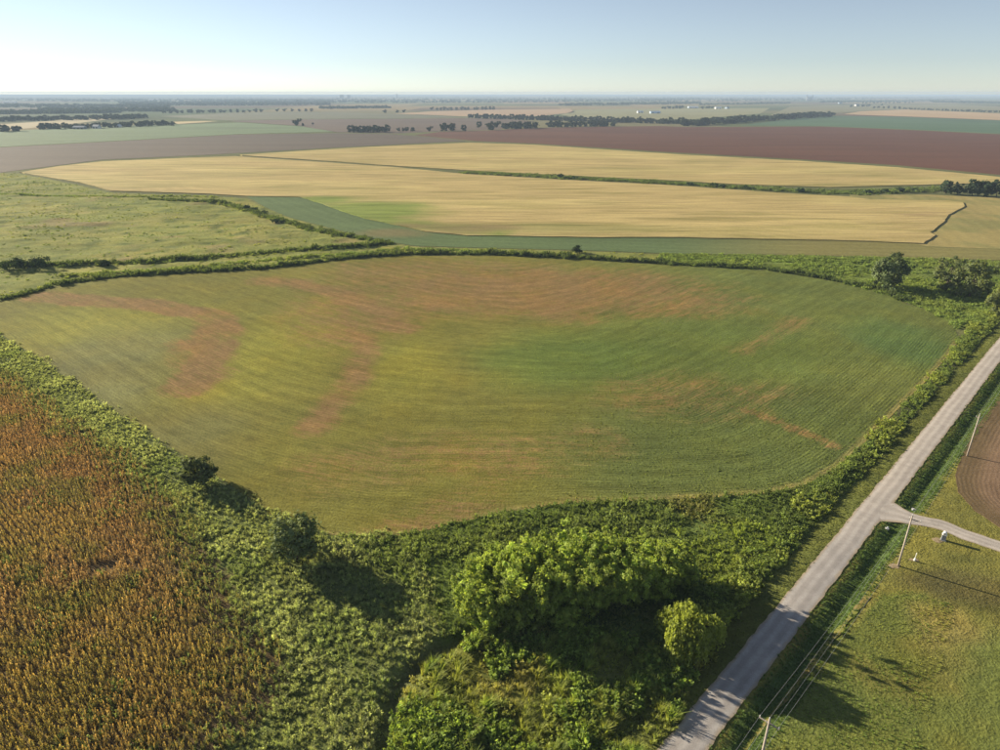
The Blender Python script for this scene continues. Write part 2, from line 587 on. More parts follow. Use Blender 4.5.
# road : both edges unprojected, straight fit
ROAD_L = GP([(663, 741), (711, 685), (745, 648), (796, 587), (830, 539), (871, 494), (895, 460), (932, 419), (1000, 336)])
ROAD_R = GP([(711, 750), (779, 651), (823, 594), (932, 453), (966, 409), (1000, 361)])
allr = np.vstack([ROAD_L, ROAD_R])
cR, cL = ROAD_R.mean(0), ROAD_L.mean(0)
dirv = (ROAD_L[-1] - ROAD_L[0]); dirv = dirv / np.linalg.norm(dirv)
nrm = np.array([dirv[1], -dirv[0]])                  # to the right of the road
offL = np.median(ROAD_L @ nrm); offR = np.median(ROAD_R @ nrm)
ROAD_HW = (offR - offL) / 2
ROAD_C = nrm * (offL + offR) / 2
print('road dir', dirv, 'half width', ROAD_HW)


def road_sv(x, y):
    """signed distance right of the road's centre line, and distance along it"""
    return (x - ROAD_C[0]) * nrm[0] + (y - ROAD_C[1]) * nrm[1], (x - ROAD_C[0]) * dirv[0] + (y - ROAD_C[1]) * dirv[1]


def road_pt(s, a):
    return (ROAD_C[0] + nrm[0] * s + dirv[0] * a, ROAD_C[1] + nrm[1] * s + dirv[1] * a)


DRIVE = GP([(880, 512), (909, 518), (943, 525.5), (965, 535), (1000, 546.5), (1060, 570), (1200, 625)])
_, DRIVE_A = road_sv(*GP([(897, 515)])[0])


RIDGES = [GP(q) for q in ([(-60, 268), (60, 267), (150, 262.5), (210, 258), (300, 250), (390, 243.5)],
                            [(-60, 196), (60, 198), (140, 197.5), (240, 197)],
                            [(150, 200), (222, 203), (268, 217), (330, 234), (390, 243)],
                            [(60, 277), (200, 268), (290, 259), (400, 249), (490, 251)])]


def height(x, y):
    x = np.asarray(x, float); y = np.asarray(y, float)
    s, a = road_sv(x, y)
    near = (y < 900).astype(float)
    z = np.zeros(x.shape)
    dd, _ = dist_line(x, y, DRIVE)
    drive_gap = sstep(2.4, 5.0, dd)
    # ditches either side of the road
    z -= 0.85 * np.exp(-((s - ROAD_HW - 2.9) / 1.5) ** 2) * drive_gap * near
    z -= 0.45 * np.exp(-((s + ROAD_HW + 4.6) / 1.6) ** 2) * near
    # creek
    d1, _ = dist_line(x, y, CREEK); d2, _ = dist_line(x, y, CREEK2)
    z -= 1.5 * np.exp(-(d1 / 1.2) ** 2) + 0.8 * np.exp(-(d2 / 2.2) ** 2)
    # rough swards
    rough = np.zeros(x.shape)
    for P, amp in ((P_PASTURE, 0.85), (P_STRIP_E, 0.7), (P_WEEDS, 0.35), (P_GRASS, 1.5), (P_VALLEY, 0.7)):
        ins = inside(x, y, P)
        if ins.any():
            e = np.zeros(x.shape)
            de, _ = dist_line(x[ins], y[ins], P, True)
            e[ins] = sstep(0.3, 3.0, de)
            rough = np.maximum(rough, e * amp)
    n = fbm(x, y, 7.0, 3, 3) - 0.45
    n2 = fbm(x * 0.35, y, 9.0, 31, 2) - 0.45
    mid = sstep(240, 330, y)
    z += rough * (n * (1 - mid) * 1.3 + mid * (n2 * 2.2 + n * 0.9))
    lawn = (s > ROAD_HW + 5.5) & (y < 420)
    z += np.where(lawn, 0.12 * (fbm(x, y, 4.0, 9, 3) - 0.5), 0)
    return z


def h1(x, y):
    return float(height(np.array([x]), np.array([y]))[0])


# ------------------------------------------------------------------ ground sheet
def axis(spec, start, far):
    v = [start]
    for end, st in spec:
        while v[-1] < end: v.append(v[-1] + st)
    st = spec[-1][1]
    while v[-1] < far:
        st *= 1.22
        v.append(v[-1] + st)
    return v


FAR = 60000.0
xp = axis([(260, 1.7), (560, 3.5)], 0.0, FAR)
xm = [-q for q in axis([(190, 1.7), (620, 3.5)], 0.0, FAR)][1:]
XS = np.array(sorted(xm + xp))
ym = [40 - q for q in axis([(60, 4.0)], 0.0, FAR)][1:]
yp = axis([(260, 1.6), (470, 2.4), (760, 4.0)], 40.0, FAR)
YS = np.array(sorted(ym + yp))
gx, gy = np.meshgrid(XS, YS)
X, Y = gx.ravel(), gy.ravel()
Z = height(X, Y)
nx, ny = len(XS), len(YS)
idx = np.arange(nx * ny).reshape(ny, nx)
faces = np.stack([idx[:-1, :-1].ravel(), idx[:-1, 1:].ravel(), idx[1:, 1:].ravel(), idx[1:, :-1].ravel()], 1)
gme = np_mesh('ground', np.stack([X, Y, Z], 1), faces, True)

col = np.tile(np.array([0.115, 0.125, 0.055]), (len(X), 1))
# far patchwork of farmland : each parcel its own crop
pal = np.array([[0.10, 0.12, 0.05], [0.24, 0.19, 0.10], [0.12, 0.085, 0.06], [0.08, 0.11, 0.055], [0.16, 0.15, 0.08], [0.075, 0.095, 0.05]])
cellx, celly = np.floor((X + 0.12 * Y) / 820), np.floor((Y - 0.08 * X) / 700)
pk = (_hash(cellx, celly, 5) * len(pal)).astype(int) % len(pal)
farm = sstep(1500, 1900, Y)
col = col * (1 - farm[:, None]) + pal[pk] * farm[:, None]
nA, nB = fbm(X, Y, 26, 4), fbm(X, Y, 8, 14)
m = inside(X, Y, P_PASTURE).astype(float)
pc = mixc(np.tile(np.array([0.205, 0.225, 0.065]), (len(X), 1)), (0.265, 0.26, 0.08), sstep(0.45, 0.75, nA))
pc = mixc(pc, (0.10, 0.135, 0.04), sstep(0.52, 0.72, nB) * 0.7)
pc = mixc(pc, (0.25, 0.20, 0.10), sstep(0.66, 0.8, fbm(X, Y, 30, 77)) * 0.7)
col = np.where(m[:, None] > 0, pc, col)
for P, base in ((P_STRIP_E, (0.13, 0.17, 0.04)), (P_WEEDS, (0.125, 0.15, 0.052)), (P_GRASS, (0.13, 0.145, 0.04)), (P_VALLEY, (0.11, 0.15, 0.04))):
    m = inside(X, Y, P)
    col[m] = np.array(base) * (0.7 + 0.6 * nB[m])[:, None]
m = inside(X, Y, P_SORG)
col[m] = np.array([0.12, 0.09, 0.05])
s, a = road_sv(X, Y)
near = (Y < 900)
m = near & (s < -ROAD_HW + 0.6) & (s > -ROAD_HW - 4.6)
col[m] = np.array([0.115, 0.13, 0.035]) * (0.75 + 0.5 * nB[m])[:, None]
m = near & (s > ROAD_HW - 0.6) & (Y < 420)
lw = np.tile(np.array([0.17, 0.165, 0.044]), (len(X), 1))
lw = mixc(lw, (0.175, 0.16, 0.045), sstep(0.5, 0.72, fbm(X, Y, 17, 41)))
lw = mixc(lw, (0.075, 0.085, 0.028), sstep(0.55, 0.75, fbm(X, Y, 12, 52)) * 0.8)
cut = inside(X, Y, P_CUT)
lw[cut] = mixc(np.tile(np.array([0.138, 0.163, 0.043]), (cut.sum(), 1)), (0.18, 0.165, 0.045), sstep(0.55, 0.75, fbm(X, Y, 11, 43)[cut]) * 0.8)
pale = GP([(920, 610), (955, 615), (970, 632), (935, 640)])
dpl, _ = dist_line(X, Y, pale, True)
lw = mixc(lw, (0.24, 0.20, 0.065), (1 - sstep(0, 4, np.where(inside(X, Y, pale), 0, dpl))) * 0.8)
brn = GP([(910, 580), (950, 575), (1000, 585), (1000, 600), (940, 592)])
dbr, _ = dist_line(X, Y, brn, True)
lw = mixc(lw, (0.10, 0.085, 0.035), (1 - sstep(0, 4, np.where(inside(X, Y, brn), 0, dbr))) * 0.7)
# mown track beside the ditch, worn to soil in places
dtr, ttr = dist_line(X, Y, GP([(868, 596), (830, 640), (795, 685), (770, 712), (720, 775)]))
lw = mixc(lw, (0.22, 0.18, 0.05), (1 - sstep(0.5, 1.4, dtr)) * 0.85)
col[m] = lw[m]
m = near & (s > ROAD_HW + 0.9) & (s < ROAD_HW + 5.2) & (Y < 420)
dd, _ = dist_line(X, Y, DRIVE)
m &= dd > 2.6
col[m] = np.array([0.08, 0.125, 0.036]) * (0.8 + 0.4 * nB[m])[:, None]
set_col(gme, 'Col', col)
ground = obj('ground', gme, M['ground'])
tag(ground, 'farmland with rough grass, verges and lawn spreading to the horizon', kind='structure')


# ------------------------------------------------------------------ fields
def field(name, poly, step, top, mat, colfn, label, phasefn=None, skirt=0.7, rough=0.0, jag=0.0):
    poly = np.asarray(poly)
    b = []
    n = len(poly)
    for i in range(n):
        p, q = poly[i], poly[(i + 1) % n]
        k = max(1, int(np.linalg.norm(q - p) / step))
        for j in range(k):
            b.append(p + (q - p) * j / k)
    b = np.array(b)
    if jag:
        b = b + (rng.random(b.shape) - 0.5) * jag
    nb = len(b)
    mn, mx = b.min(0), b.max(0)
    ax = np.arange(mn[0], mx[0], step); ay = np.arange(mn[1], mx[1], step)
    mxg, myg = np.meshgrid(ax, ay)
    qx = mxg.ravel() + (rng.random(mxg.size) - 0.5) * step * 0.3
    qy = myg.ravel() + (rng.random(mxg.size) - 0.5) * step * 0.3
    k = inside(qx, qy, b)
    qx, qy = qx[k], qy[k]
    de, _ = dist_line(qx, qy, b, True) if len(qx) else (np.zeros(0), 0)
    k = de > step * 0.55
    pts = np.vstack([b, np.stack([qx[k], qy[k]], 1)])
    res = delaunay_2d_cdt([Vector(p) for p in pts], [], [list(range(nb))], 1, 1e-5)
    V2 = np.array([(v.x, v.y) for v in res[0]])
    tris = np.array([f for f in res[2]], np.int32)
    zz = height(V2[:, 0], V2[:, 1]) if V2[:, 1].min() < 800 else np.zeros(len(V2))
    zz = np.maximum(zz, -0.05) + top
    if rough:
        dq, _ = dist_line(V2[:, 0], V2[:, 1], poly, True)
        zz = zz + rough * fbm(V2[:, 0], V2[:, 1], step * 4, 3, 3) * sstep(0.5, 4 * step, dq)
    V3 = np.column_stack([V2, zz])
    # skirt: boundary edges used once
    e = np.sort(np.vstack([tris[:, [0, 1]], tris[:, [1, 2]], tris[:, [2, 0]]]), 1)
    ue, cnt = np.unique(e, axis=0, return_counts=True)
    be = ue[cnt == 1]
    bv = np.unique(be)
    mt = {int(v): len(V3) + i for i, v in enumerate(bv)}
    mp = {int(v): len(V3) + len(bv) + i for i, v in enumerate(bv)}
    low = V3[bv].copy(); low[:, 2] -= skirt
    V4 = np.vstack([V3, V3[bv], low])
    sk = []
    for p, q in be:
        p, q = int(p), int(q)
        sk.append((mt[p], mt[q], mp[q])); sk.append((mt[p], mp[q], mp[p]))
    F3 = np.vstack([tris, np.array(sk, np.int32)])
    me = np_mesh(name, V4, F3, True)
    xy = V4[:, :2]
    set_col(me, 'Col', colfn(xy[:, 0], xy[:, 1]))
    if phasefn is not None:
        set_float(me, 'phase', phasefn(xy[:, 0], xy[:, 1]))
    o = obj(name, me, mat)
    tag(o, label, kind='structure')
    return o


def strokes(x, y, pts, w, soft):
    wx = x + (fbm(x, y, 22, 61) - 0.5) * w * 1.3
    wy = y + (fbm(x, y, 22, 62) - 0.5) * w * 1.3
    d, t = dist_line(wx, wy, GP(pts))
    return (1 - sstep(w * (1 - soft), w * (1 + soft), d)) * (0.45 + 0.8 * fbm(x, y, 16, 63))


def blob(x, y, c, rx, ry, soft=0.6):
    """soft patch round a photo point; rx, ry in metres"""
    p = G(*c)
    wx = x + (fbm(x, y, 22, 71) - 0.5) * rx * 0.7
    wy = y + (fbm(x, y, 22, 72) - 0.5) * ry * 0.7
    r = np.sqrt(((wx - p[0]) / rx) ** 2 + ((wy - p[1]) / ry) ** 2)
    return 1 - sstep(1 - soft, 1 + soft, r)


def main_col(x, y, want_soil=False):
    n = len(x)
    c = np.tile(np.array([0.160, 0.153, 0.036]), (n, 1))
    px = x / np.maximum(y, 1)
    right = sstep(-0.08, 0.42, px)
    c = mixc(c, (0.120, 0.142, 0.040), right * 0.9)
    c = mixc(c, (0.092, 0.120, 0.036), blob(x, y, (770, 445), 48, 30) * 0.7)
    c = mixc(c, (0.225, 0.22, 0.045), blob(x, y, (110, 322), 36, 26) * 0.85)
    c = mixc(c, (0.235, 0.225, 0.038), blob(x, y, (285, 345), 18, 45) * 0.65)
    c = mixc(c, (0.22, 0.20, 0.035), blob(x, y, (205, 392), 10, 7) * 0.7)
    c = mixc(c, (0.235, 0.225, 0.038), blob(x, y, (405, 370), 12, 26) * 0.5)
    c = mixc(c, (0.105, 0.155, 0.036), blob(x, y, (570, 360), 30, 22) * 0.75)
    c = mixc(c, (0.105, 0.15, 0.036), blob(x, y, (690, 345), 45, 30) * 0.55)
    c = mixc(c, (0.085, 0.138, 0.042), blob(x, y, (915, 345), 18, 30) * 0.75)
    c = mixc(c, (0.115, 0.145, 0.04), blob(x, y, (800, 290), 70, 45) * 0.6)
    c = mixc(c, (0.17, 0.175, 0.085), blob(x, y, (90, 372), 26, 40) * 0.5)
    c = mixc(c, (0.15, 0.145, 0.06), blob(x, y, (180, 435), 18, 18) * 0.5)
    # worn soil showing between the plants
    S = np.zeros(n)
    S = np.maximum(S, 0.85 * strokes(x, y, [(40, 297), (110, 300), (165, 305), (205, 316), (218, 335), (212, 355), (200, 372), (192, 384)], 7.5, 0.3))
    S = np.maximum(S, 0.55 * strokes(x, y, [(200, 345), (205, 372)], 9, 0.7))
    S = np.maximum(S, 0.8 * strokes(x, y, [(258, 281), (300, 283), (345, 294), (385, 312), (400, 326)], 7, 0.7))
    S = np.maximum(S, 0.75 * strokes(x, y, [(340, 300), (355, 330), (368, 345), (352, 378), (330, 404), (312, 430)], 4.5, 0.8))
    S = np.maximum(S, 0.5 * blob(x, y, (355, 315), 28, 34))
    S = np.maximum(S, 0.72 * blob(x, y, (530, 290), 72, 40))
    S = np.maximum(S, 0.5 * blob(x, y, (640, 302), 50, 24))
    S = np.maximum(S, 0.45 * blob(x, y, (430, 274), 55, 30))
    S = np.maximum(S, 0.75 * strokes(x, y, [(735, 407), (775, 421)], 2.2, 0.7))
    S = np.maximum(S, 0.65 * strokes(x, y, [(790, 428), (832, 446)], 2.0, 0.8))
    S = np.maximum(S, 0.35 * strokes(x, y, [(400, 530), (450, 508), (470, 498)], 6, 0.8))
    S = np.maximum(S, 0.30 * strokes(x, y, [(330, 470), (420, 455), (540, 452), (600, 440)], 9, 0.9))
    S = np.maximum(S, 0.25 * strokes(x, y, [(480, 475), (540, 468), (620, 440)], 4, 0.9))
    S = np.maximum(S, 0.30 * blob(x, y, (690, 395), 26, 16))
    S = np.maximum(S, 0.3 * strokes(x, y, [(740, 352), (800, 320)], 5, 0.9))
    S *= 1.0 + 0.6 * fbm(x, y, 9, 91)
    if want_soil:
        return np.clip(S, 0, 1)
    # drifts of thin and thick stand
    dr = fbm(x * 0.5, y, 16, 23) - 0.5
    c = c * (1.03 + 0.38 * dr)[:, None]
    # pale dry headland along the edge
    de, _ = dist_line(x, y, EDGE_BR)
    c = mixc(c, (0.27, 0.22, 0.085), (1 - sstep(0.5, 1.8, de)) * 0.75)
    return c


_eL = np.linalg.norm(np.diff(EDGE_BR, axis=0), axis=1)
_eC = np.concatenate([[0], np.cumsum(_eL)])


def main_phase(x, y, along=False):
    d, tq = dist_line(x, y, EDGE_BR)
    dl, _ = dist_line(x, y, EDGE_L)
    kk = 22.0                                    # rows round the corner smoothly from one edge to the other
    m_ = np.minimum(d, dl)
    dd_ = m_ - kk * np.log(np.exp(-(d - m_) / kk) + np.exp(-(dl - m_) / kk))
    if along:
        return x * 1.0 + 0.15 * y
    return dd_


main = field('crop_field', P_MAIN, 1.5, 0.05, M['crop'], main_col,
             'olive green row crop field with orange soil patches in the centre', main_phase, 0.4, 0.12)
_v = np.empty(len(main.data.vertices) * 3, np.float32)
main.data.vertices.foreach_get('co', _v)
_v = _v.reshape(-1, 3).astype(float)
set_float(main.data, 'along', main_phase(_v[:, 0], _v[:, 1], True))
set_float(main.data, 'soil', main_col(_v[:, 0], _v[:, 1], True))

# wheat
WL_TOP = [(20, 176), (60, 169), (102, 163.5), (204, 157.5), (235, 156), (340, 162), (400, 166), (466, 172.5), (568, 178.5), (670, 184.5),
          (796, 194.5), (850, 198), (870, 201), (945, 203), (963, 205)]
WL = WL_TOP + [(965, 209), (949, 217), (943, 225), (930, 234), (935, 237), (923, 245), (870, 242.5), (830, 241), (745, 239), (660, 237),
               (602, 237), (466, 235), (425, 231), (400, 225), (370, 219), (340, 210), (322, 203), (300, 196.5), (246, 196), (204, 194), (112, 192.5),
               (82, 185), (61, 182)]
WU = [(238, 154.8), (340, 147), (400, 143.5), (470, 140.5), (534, 142.6), (670, 152.5), (796, 161), (898, 169.5), (1000, 181), (1100, 192),
      (1100, 193), (1000, 186.5), (949, 187), (830, 188), (745, 184.5), (670, 179.5), (568, 174), (466, 168.5), (400, 164.5), (340, 160.5)]


def wheat_col(x, y):
    c = np.tile(np.array([0.41, 0.315, 0.132]), (len(x), 1))
    c = mixc(c, (0.46, 0.365, 0.15), sstep(0.4, 0.7, fbm(x * 0.4, y, 60, 5)))
    c = mixc(c, (0.30, 0.25, 0.09), sstep(0.55, 0.75, fbm(x * 0.3, y, 40, 15)) * 0.6)
    wl = sstep(0.45, 0.62, fbm(x * 0.35, y, 45, 35))
    gr = np.maximum(blob(x, y, (360, 210), 50, 40), 0.9 * blob(x, y, (310, 200), 40, 20))
    gr = np.maximum(gr, 0.8 * strokes(x, y, [(318, 201), (345, 209), (380, 219), (430, 227), (490, 231)], 13, 0.6))
    c = mixc(c, (0.185, 0.235, 0.045), np.clip(gr * 1.3, 0, 1) * 0.95)
    gr2 = np.maximum(blob(x, y, (560, 228), 60, 16), blob(x, y, (220, 175), 55, 30) * 0.5)
    c = mixc(c, (0.24, 0.235, 0.075), gr2 * 0.6)
    br = np.maximum(0.8 * blob(x, y, (470, 228), 28, 14), 0.9 * strokes(x, y, [(905, 217), (935, 216)], 3, 0.8))
    br = np.maximum(br, 0.8 * blob(x, y, (410, 226), 26, 9))
    c = mixc(c, (0.20, 0.135, 0.07), br * 0.8)
    return c


wheat_lo = field('wheat_field', GP(WL), 7.0, 0.6, M['wheat'], wheat_col, 'nearer golden wheat field with a wavy cut edge on the right', None, 1.0, 0.06, 1.0)
wheat_up = field('wheat_field', GP(WU), 9.0, 0.6, M['wheat'], wheat_col, 'farther golden wheat field tapering off below the dark red-brown field', None, 1.0, 0.06, 1.0)

ST = [(246, 195.5), (300, 195.5), (322, 201), (340, 208), (370, 217), (400, 223), (425, 229), (466, 233), (602, 235.5), (660, 236), (745, 238), (830, 240),
      (870, 241.5), (918, 245), (925, 248), (1000, 251), (1100, 256), (1100, 266), (1000, 261.5), (900, 258), (796, 255), (670, 253), (568, 249), (483, 247), (415, 245), (381, 240),
      (330, 227), (290, 217), (266, 207)]


def strip_col(x, y):
    c = np.tile(np.array([0.105, 0.145, 0.062]), (len(x), 1))
    t = x / y
    c = mixc(c, (0.20, 0.175, 0.062), sstep(0.22, 0.5, t) * 0.9)
    c = mixc(c, (0.19, 0.15, 0.07), blob(x, y, (390, 232), 22, 12) * 0.7)
    return c * (0.85 + 0.3 * fbm(x * .4, y, 20, 8))[:, None]


field('crop_strip', GP(ST), 5.0, 0.12, M['stubble'], strip_col, 'narrow blue-green crop strip between the wheat and the weedy bank',
      lambda x, y: dist_line(x, y, GP([(250, 197), (330, 227), (420, 246), (670, 254), (1000, 262)]))[0], 0.6)
SR = [(940, 212), (935, 204), (870, 203), (850, 199), (850, 195.5), (930, 196.5), (960, 198.5), (1000, 201), (1100, 208), (1100, 255), (1000, 250.5), (927, 247.5), (905, 243), (918, 232)]


def stub_col(x, y):
    c = np.tile(np.array([0.30, 0.245, 0.095]), (len(x), 1))
    c = mixc(c, (0.21, 0.20, 0.075), sstep(0.45, 0.65, fbm(x, y * .6, 22, 8)) * 0.8)
    return c


field('stubble_field', GP(SR), 5.0, 0.06, M['stubble'], stub_col, 'tan and green cut stubble beside the wheat on the right edge',
      lambda x, y: (x * 0.94 - y * 0.34), 0.5)
PL = [(1000, 398), (978, 425), (962, 455), (955, 475), (958, 492), (975, 511), (1000, 528), (1120, 590), (1250, 560), (1250, 330), (1090, 330)]


def plough_col(x, y):
    c = np.tile(np.array([0.205, 0.135, 0.085]), (len(x), 1))
    de, _ = dist_line(x, y, GP(PL)[:8])
    c = mixc(c, (0.135, 0.095, 0.05), (1 - sstep(2, 7, de)))
    return c * (0.85 + 0.3 * fbm(x, y, 6, 8))[:, None]


field('ploughed_field', GP(PL), 1.6, 0.05, M['plough'], plough_col, 'brown ploughed field with curved furrows beyond the driveway',
      lambda x, y: dist_line(x, y, GP(PL)[:8])[0], 0.2, 0.03, 0.25)

# distant fields : (photo outline, colour, label)
FARF = [
    ('red_brown_field', [(415, 133), (440, 129.5), (490, 128), (534, 125.5), (660, 124.2), (684, 125.5), (820, 127), (905, 132), (1000, 139), (1120, 149), (1120, 191), (1000, 178.5), (898, 167), (796, 159), (670, 150.5), (534, 141), (476, 138.6)],
     (0.105, 0.043, 0.023), 'broad dark red-brown field behind the wheat'),
    ('fallow_field', [(-150, 168), (0, 152), (136, 141.6), (238, 134), (340, 131.5), (390, 132), (430, 135), (466, 138.5), (400, 142), (340, 145.5), (204, 155), (102, 161.5), (20, 173.5), (0, 176.5), (-150, 200)],
     (0.095, 0.072, 0.052), 'grey-brown fallow field along the top of the wheat on the left'),
    ('green_field', [(-150, 150), (0, 136.5), (68, 130), (170, 125.5), (238, 122), (300, 125), (335, 130), (238, 133.5), (136, 141), (0, 151.4), (-150, 167)],
     (0.115, 0.165, 0.075), 'pale green field in front of the farmstead trees on the left'),
    ('brown_field', [(226, 120.5), (300, 118), (400, 116.5), (500, 115.5), (534, 119), (500, 127), (440, 129), (395, 131.4), (336, 130.5), (300, 124.5)],
     (0.115, 0.082, 0.06), 'brown tilled field behind the scattered roadside trees'),
    ('olive_field', [(160, 117), (240, 112), (330, 110.5), (395, 112), (470, 114.8), (400, 116), (300, 117.6), (226, 120)],
     (0.13, 0.13, 0.075), 'olive field at the foot of the far wooded land'),
    ('tan_field', [(395, 111.5), (430, 109), (500, 107), (570, 106.5), (575, 110), (540, 113.5), (480, 114.4)],
     (0.36, 0.25, 0.15), 'pinkish tan stubble field beyond the long tree belt'),
    ('pale_field', [(560, 112.5), (580, 107), (700, 107), (770, 107.5), (760, 113), (690, 118), (600, 117)],
     (0.23, 0.22, 0.11), 'pale green-tan field beside the blue roofed sheds'),
    ('teal_field', [(740, 124.5), (790, 119), (814, 115.8), (905, 119), (1000, 125), (1120, 134), (1120, 148), (1000, 138.3), (905, 131.3), (820, 126.4)],
     (0.075, 0.125, 0.065), 'blue-green field right of the long dark tree belt'),
    ('sandy_field', [(844, 115), (860, 112.5), (905, 111.5), (1000, 118), (1120, 126), (1120, 133), (1000, 124.4), (905, 118.4)],
     (0.40, 0.28, 0.155), 'sandy tan field above the blue-green field on the right'),
    ('pasture_field', [(770, 115), (790, 106.5), (840, 106), (950, 107.5), (1000, 111), (1120, 118), (1120, 125), (1000, 117.4), (905, 111), (855, 112), (812, 115)],
     (0.19, 0.175, 0.09), 'pale pasture dotted with trees near the right horizon'),
    ('cream_field', [(-120, 133), (0, 129), (50, 124), (75, 120.5), (115, 118), (118, 120), (60, 128), (0, 135.6), (-120, 149)],
     (0.36, 0.30, 0.17), 'pale straw strip behind the farmstead on the left'),
    ('straw_field', [(172, 122.3), (205, 120.8), (218, 120.8), (200, 122.6), (178, 124.4)],
     (0.42, 0.33, 0.17), 'small straw coloured strip right of the farmstead trees'),
]
for nm, pxs, colr, lab in FARF:
    P = GP(pxs)
    field(nm, P, 45.0 if P[:, 1].max() < 2600 else 120.0, 0.15, M['far'],
          lambda x, y, cc=colr: np.array(cc)[None, :] * (0.86 + 0.28 * fbm(x * 0.4, y, 120, 6))[:, None], lab, None, 0.3)

# ------------------------------------------------------------------ roads
def strip(name, pts, hw, top, mat, label, step=0.6, jag=0.14, across=7, flare=None, follow=False):
    pts = np.asarray(pts)
    seg = np.linalg.norm(np.diff(pts, axis=0), axis=1)
    cum = np.concatenate([[0], np.cumsum(seg)])
    t = np.arange(0, cum[-1], step)
    cx, cy = np.interp(t, cum, pts[:, 0]), np.interp(t, cum, pts[:, 1])
    tx, ty = np.gradient(cx), np.gradient(cy)
    L = np.hypot(tx, ty); tx, ty = tx / L, ty / L
    V = []; A = []
    for i in range(len(t)):
        w = hw if flare is None else hw + flare(t[i])
        jl = (vnoise([t[i]], [0], 1.1, 3)[0] - 0.5) * jag * 2
        jr = (vnoise([t[i]], [9], 1.1, 4)[0] - 0.5) * jag * 2
        for k in range(across):
            q = -1 + 2 * k / (across - 1)
            off = q * w + (jl if k == 0 else jr if k == across - 1 else 0)
            zz = top + 0.08 * (1 - q * q)
            V.append((cx[i] + ty[i] * off, cy[i] - tx[i] * off, zz)); A.append(q)
    if follow:
        V = np.array(V)
        V[:, 2] = height(V[:, 0], V[:, 1]) + top + 0.04
    n = len(t)
    ix = np.arange(n * across).reshape(n, across)
    Fc = np.stack([ix[:-1, :-1].ravel(), ix[:-1, 1:].ravel(), ix[1:, 1:].ravel(), ix[1:, :-1].ravel()], 1)
    me = np_mesh(name, V, Fc, True)
    set_float(me, 'across', A)
    o = obj(name, me, mat)
    tag(o, label, kind='structure')
    return o


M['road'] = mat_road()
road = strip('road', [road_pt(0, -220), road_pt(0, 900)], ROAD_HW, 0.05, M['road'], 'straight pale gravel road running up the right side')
DRV = np.vstack([[road_pt(0.6, DRIVE_A)], DRIVE[1:]])
drive = strip('driveway', DRV, 2.0, 0.03, M['road'], 'gravel driveway joining the road from the right', 0.6, 0.12, 7,
              lambda t: 4.5 * max(0.0, 1 - t / 8.5) ** 2)

TRACK = GP([(868, 596), (830, 640), (795, 685), (770, 712), (720, 775)])
mt_ = NT('mown_grass')
_p = mt_.pos()
_c = mt_.mix(mt_.rng(mt_.noise(_p, 0.25, 4, 0.6), 0.42, 0.62, 0, 1), (0.165, 0.175, 0.042), (0.20, 0.155, 0.055))
_c = mt_.scale_col(_c, mt_.rng(mt_.noise(_p, 3.0, 4, 0.65), 0.25, 0.75, 0.75, 1.25))
M['mown'] = mt_.principled(_c, 0.95, mt_.bump(mt_.noise(_p, 3.0, 4, 0.65), 0.1, 0.7), 0.03)
strip('mown_strip', TRACK, 0.42, 0.02, M['mown'], 'narrow yellow mown strip along the ditch on the lawn', 0.6, 0.25, 5, follow=True)

# ------------------------------------------------------------------ leaf meshes
def diamonds(name, Cc, U, Vv, colr, extra=None):
    n = len(Cc)
    V = np.empty((n, 4, 3))
    V[:, 0] = Cc - U; V[:, 1] = Cc - Vv; V[:, 2] = Cc + U; V[:, 3] = Cc + Vv
    Fc = np.arange(n * 4).reshape(n, 4)
    me = np_mesh(name, V.reshape(-1, 3), Fc)
    set_col(me, 'Col', np.repeat(colr, 4, axis=0))
    return me


def rand_dirs(r, n):
    v = r.normal(size=(n, 3))
    return v / np.linalg.norm(v, axis=1)[:, None]


def frame_from(nv, r):
    a = rand_dirs(r, len(nv))
    u = np.cross(nv, a); u /= np.linalg.norm(u, axis=1)[:, None] + 1e-9
    v = np.cross(nv, u)
    return u, v


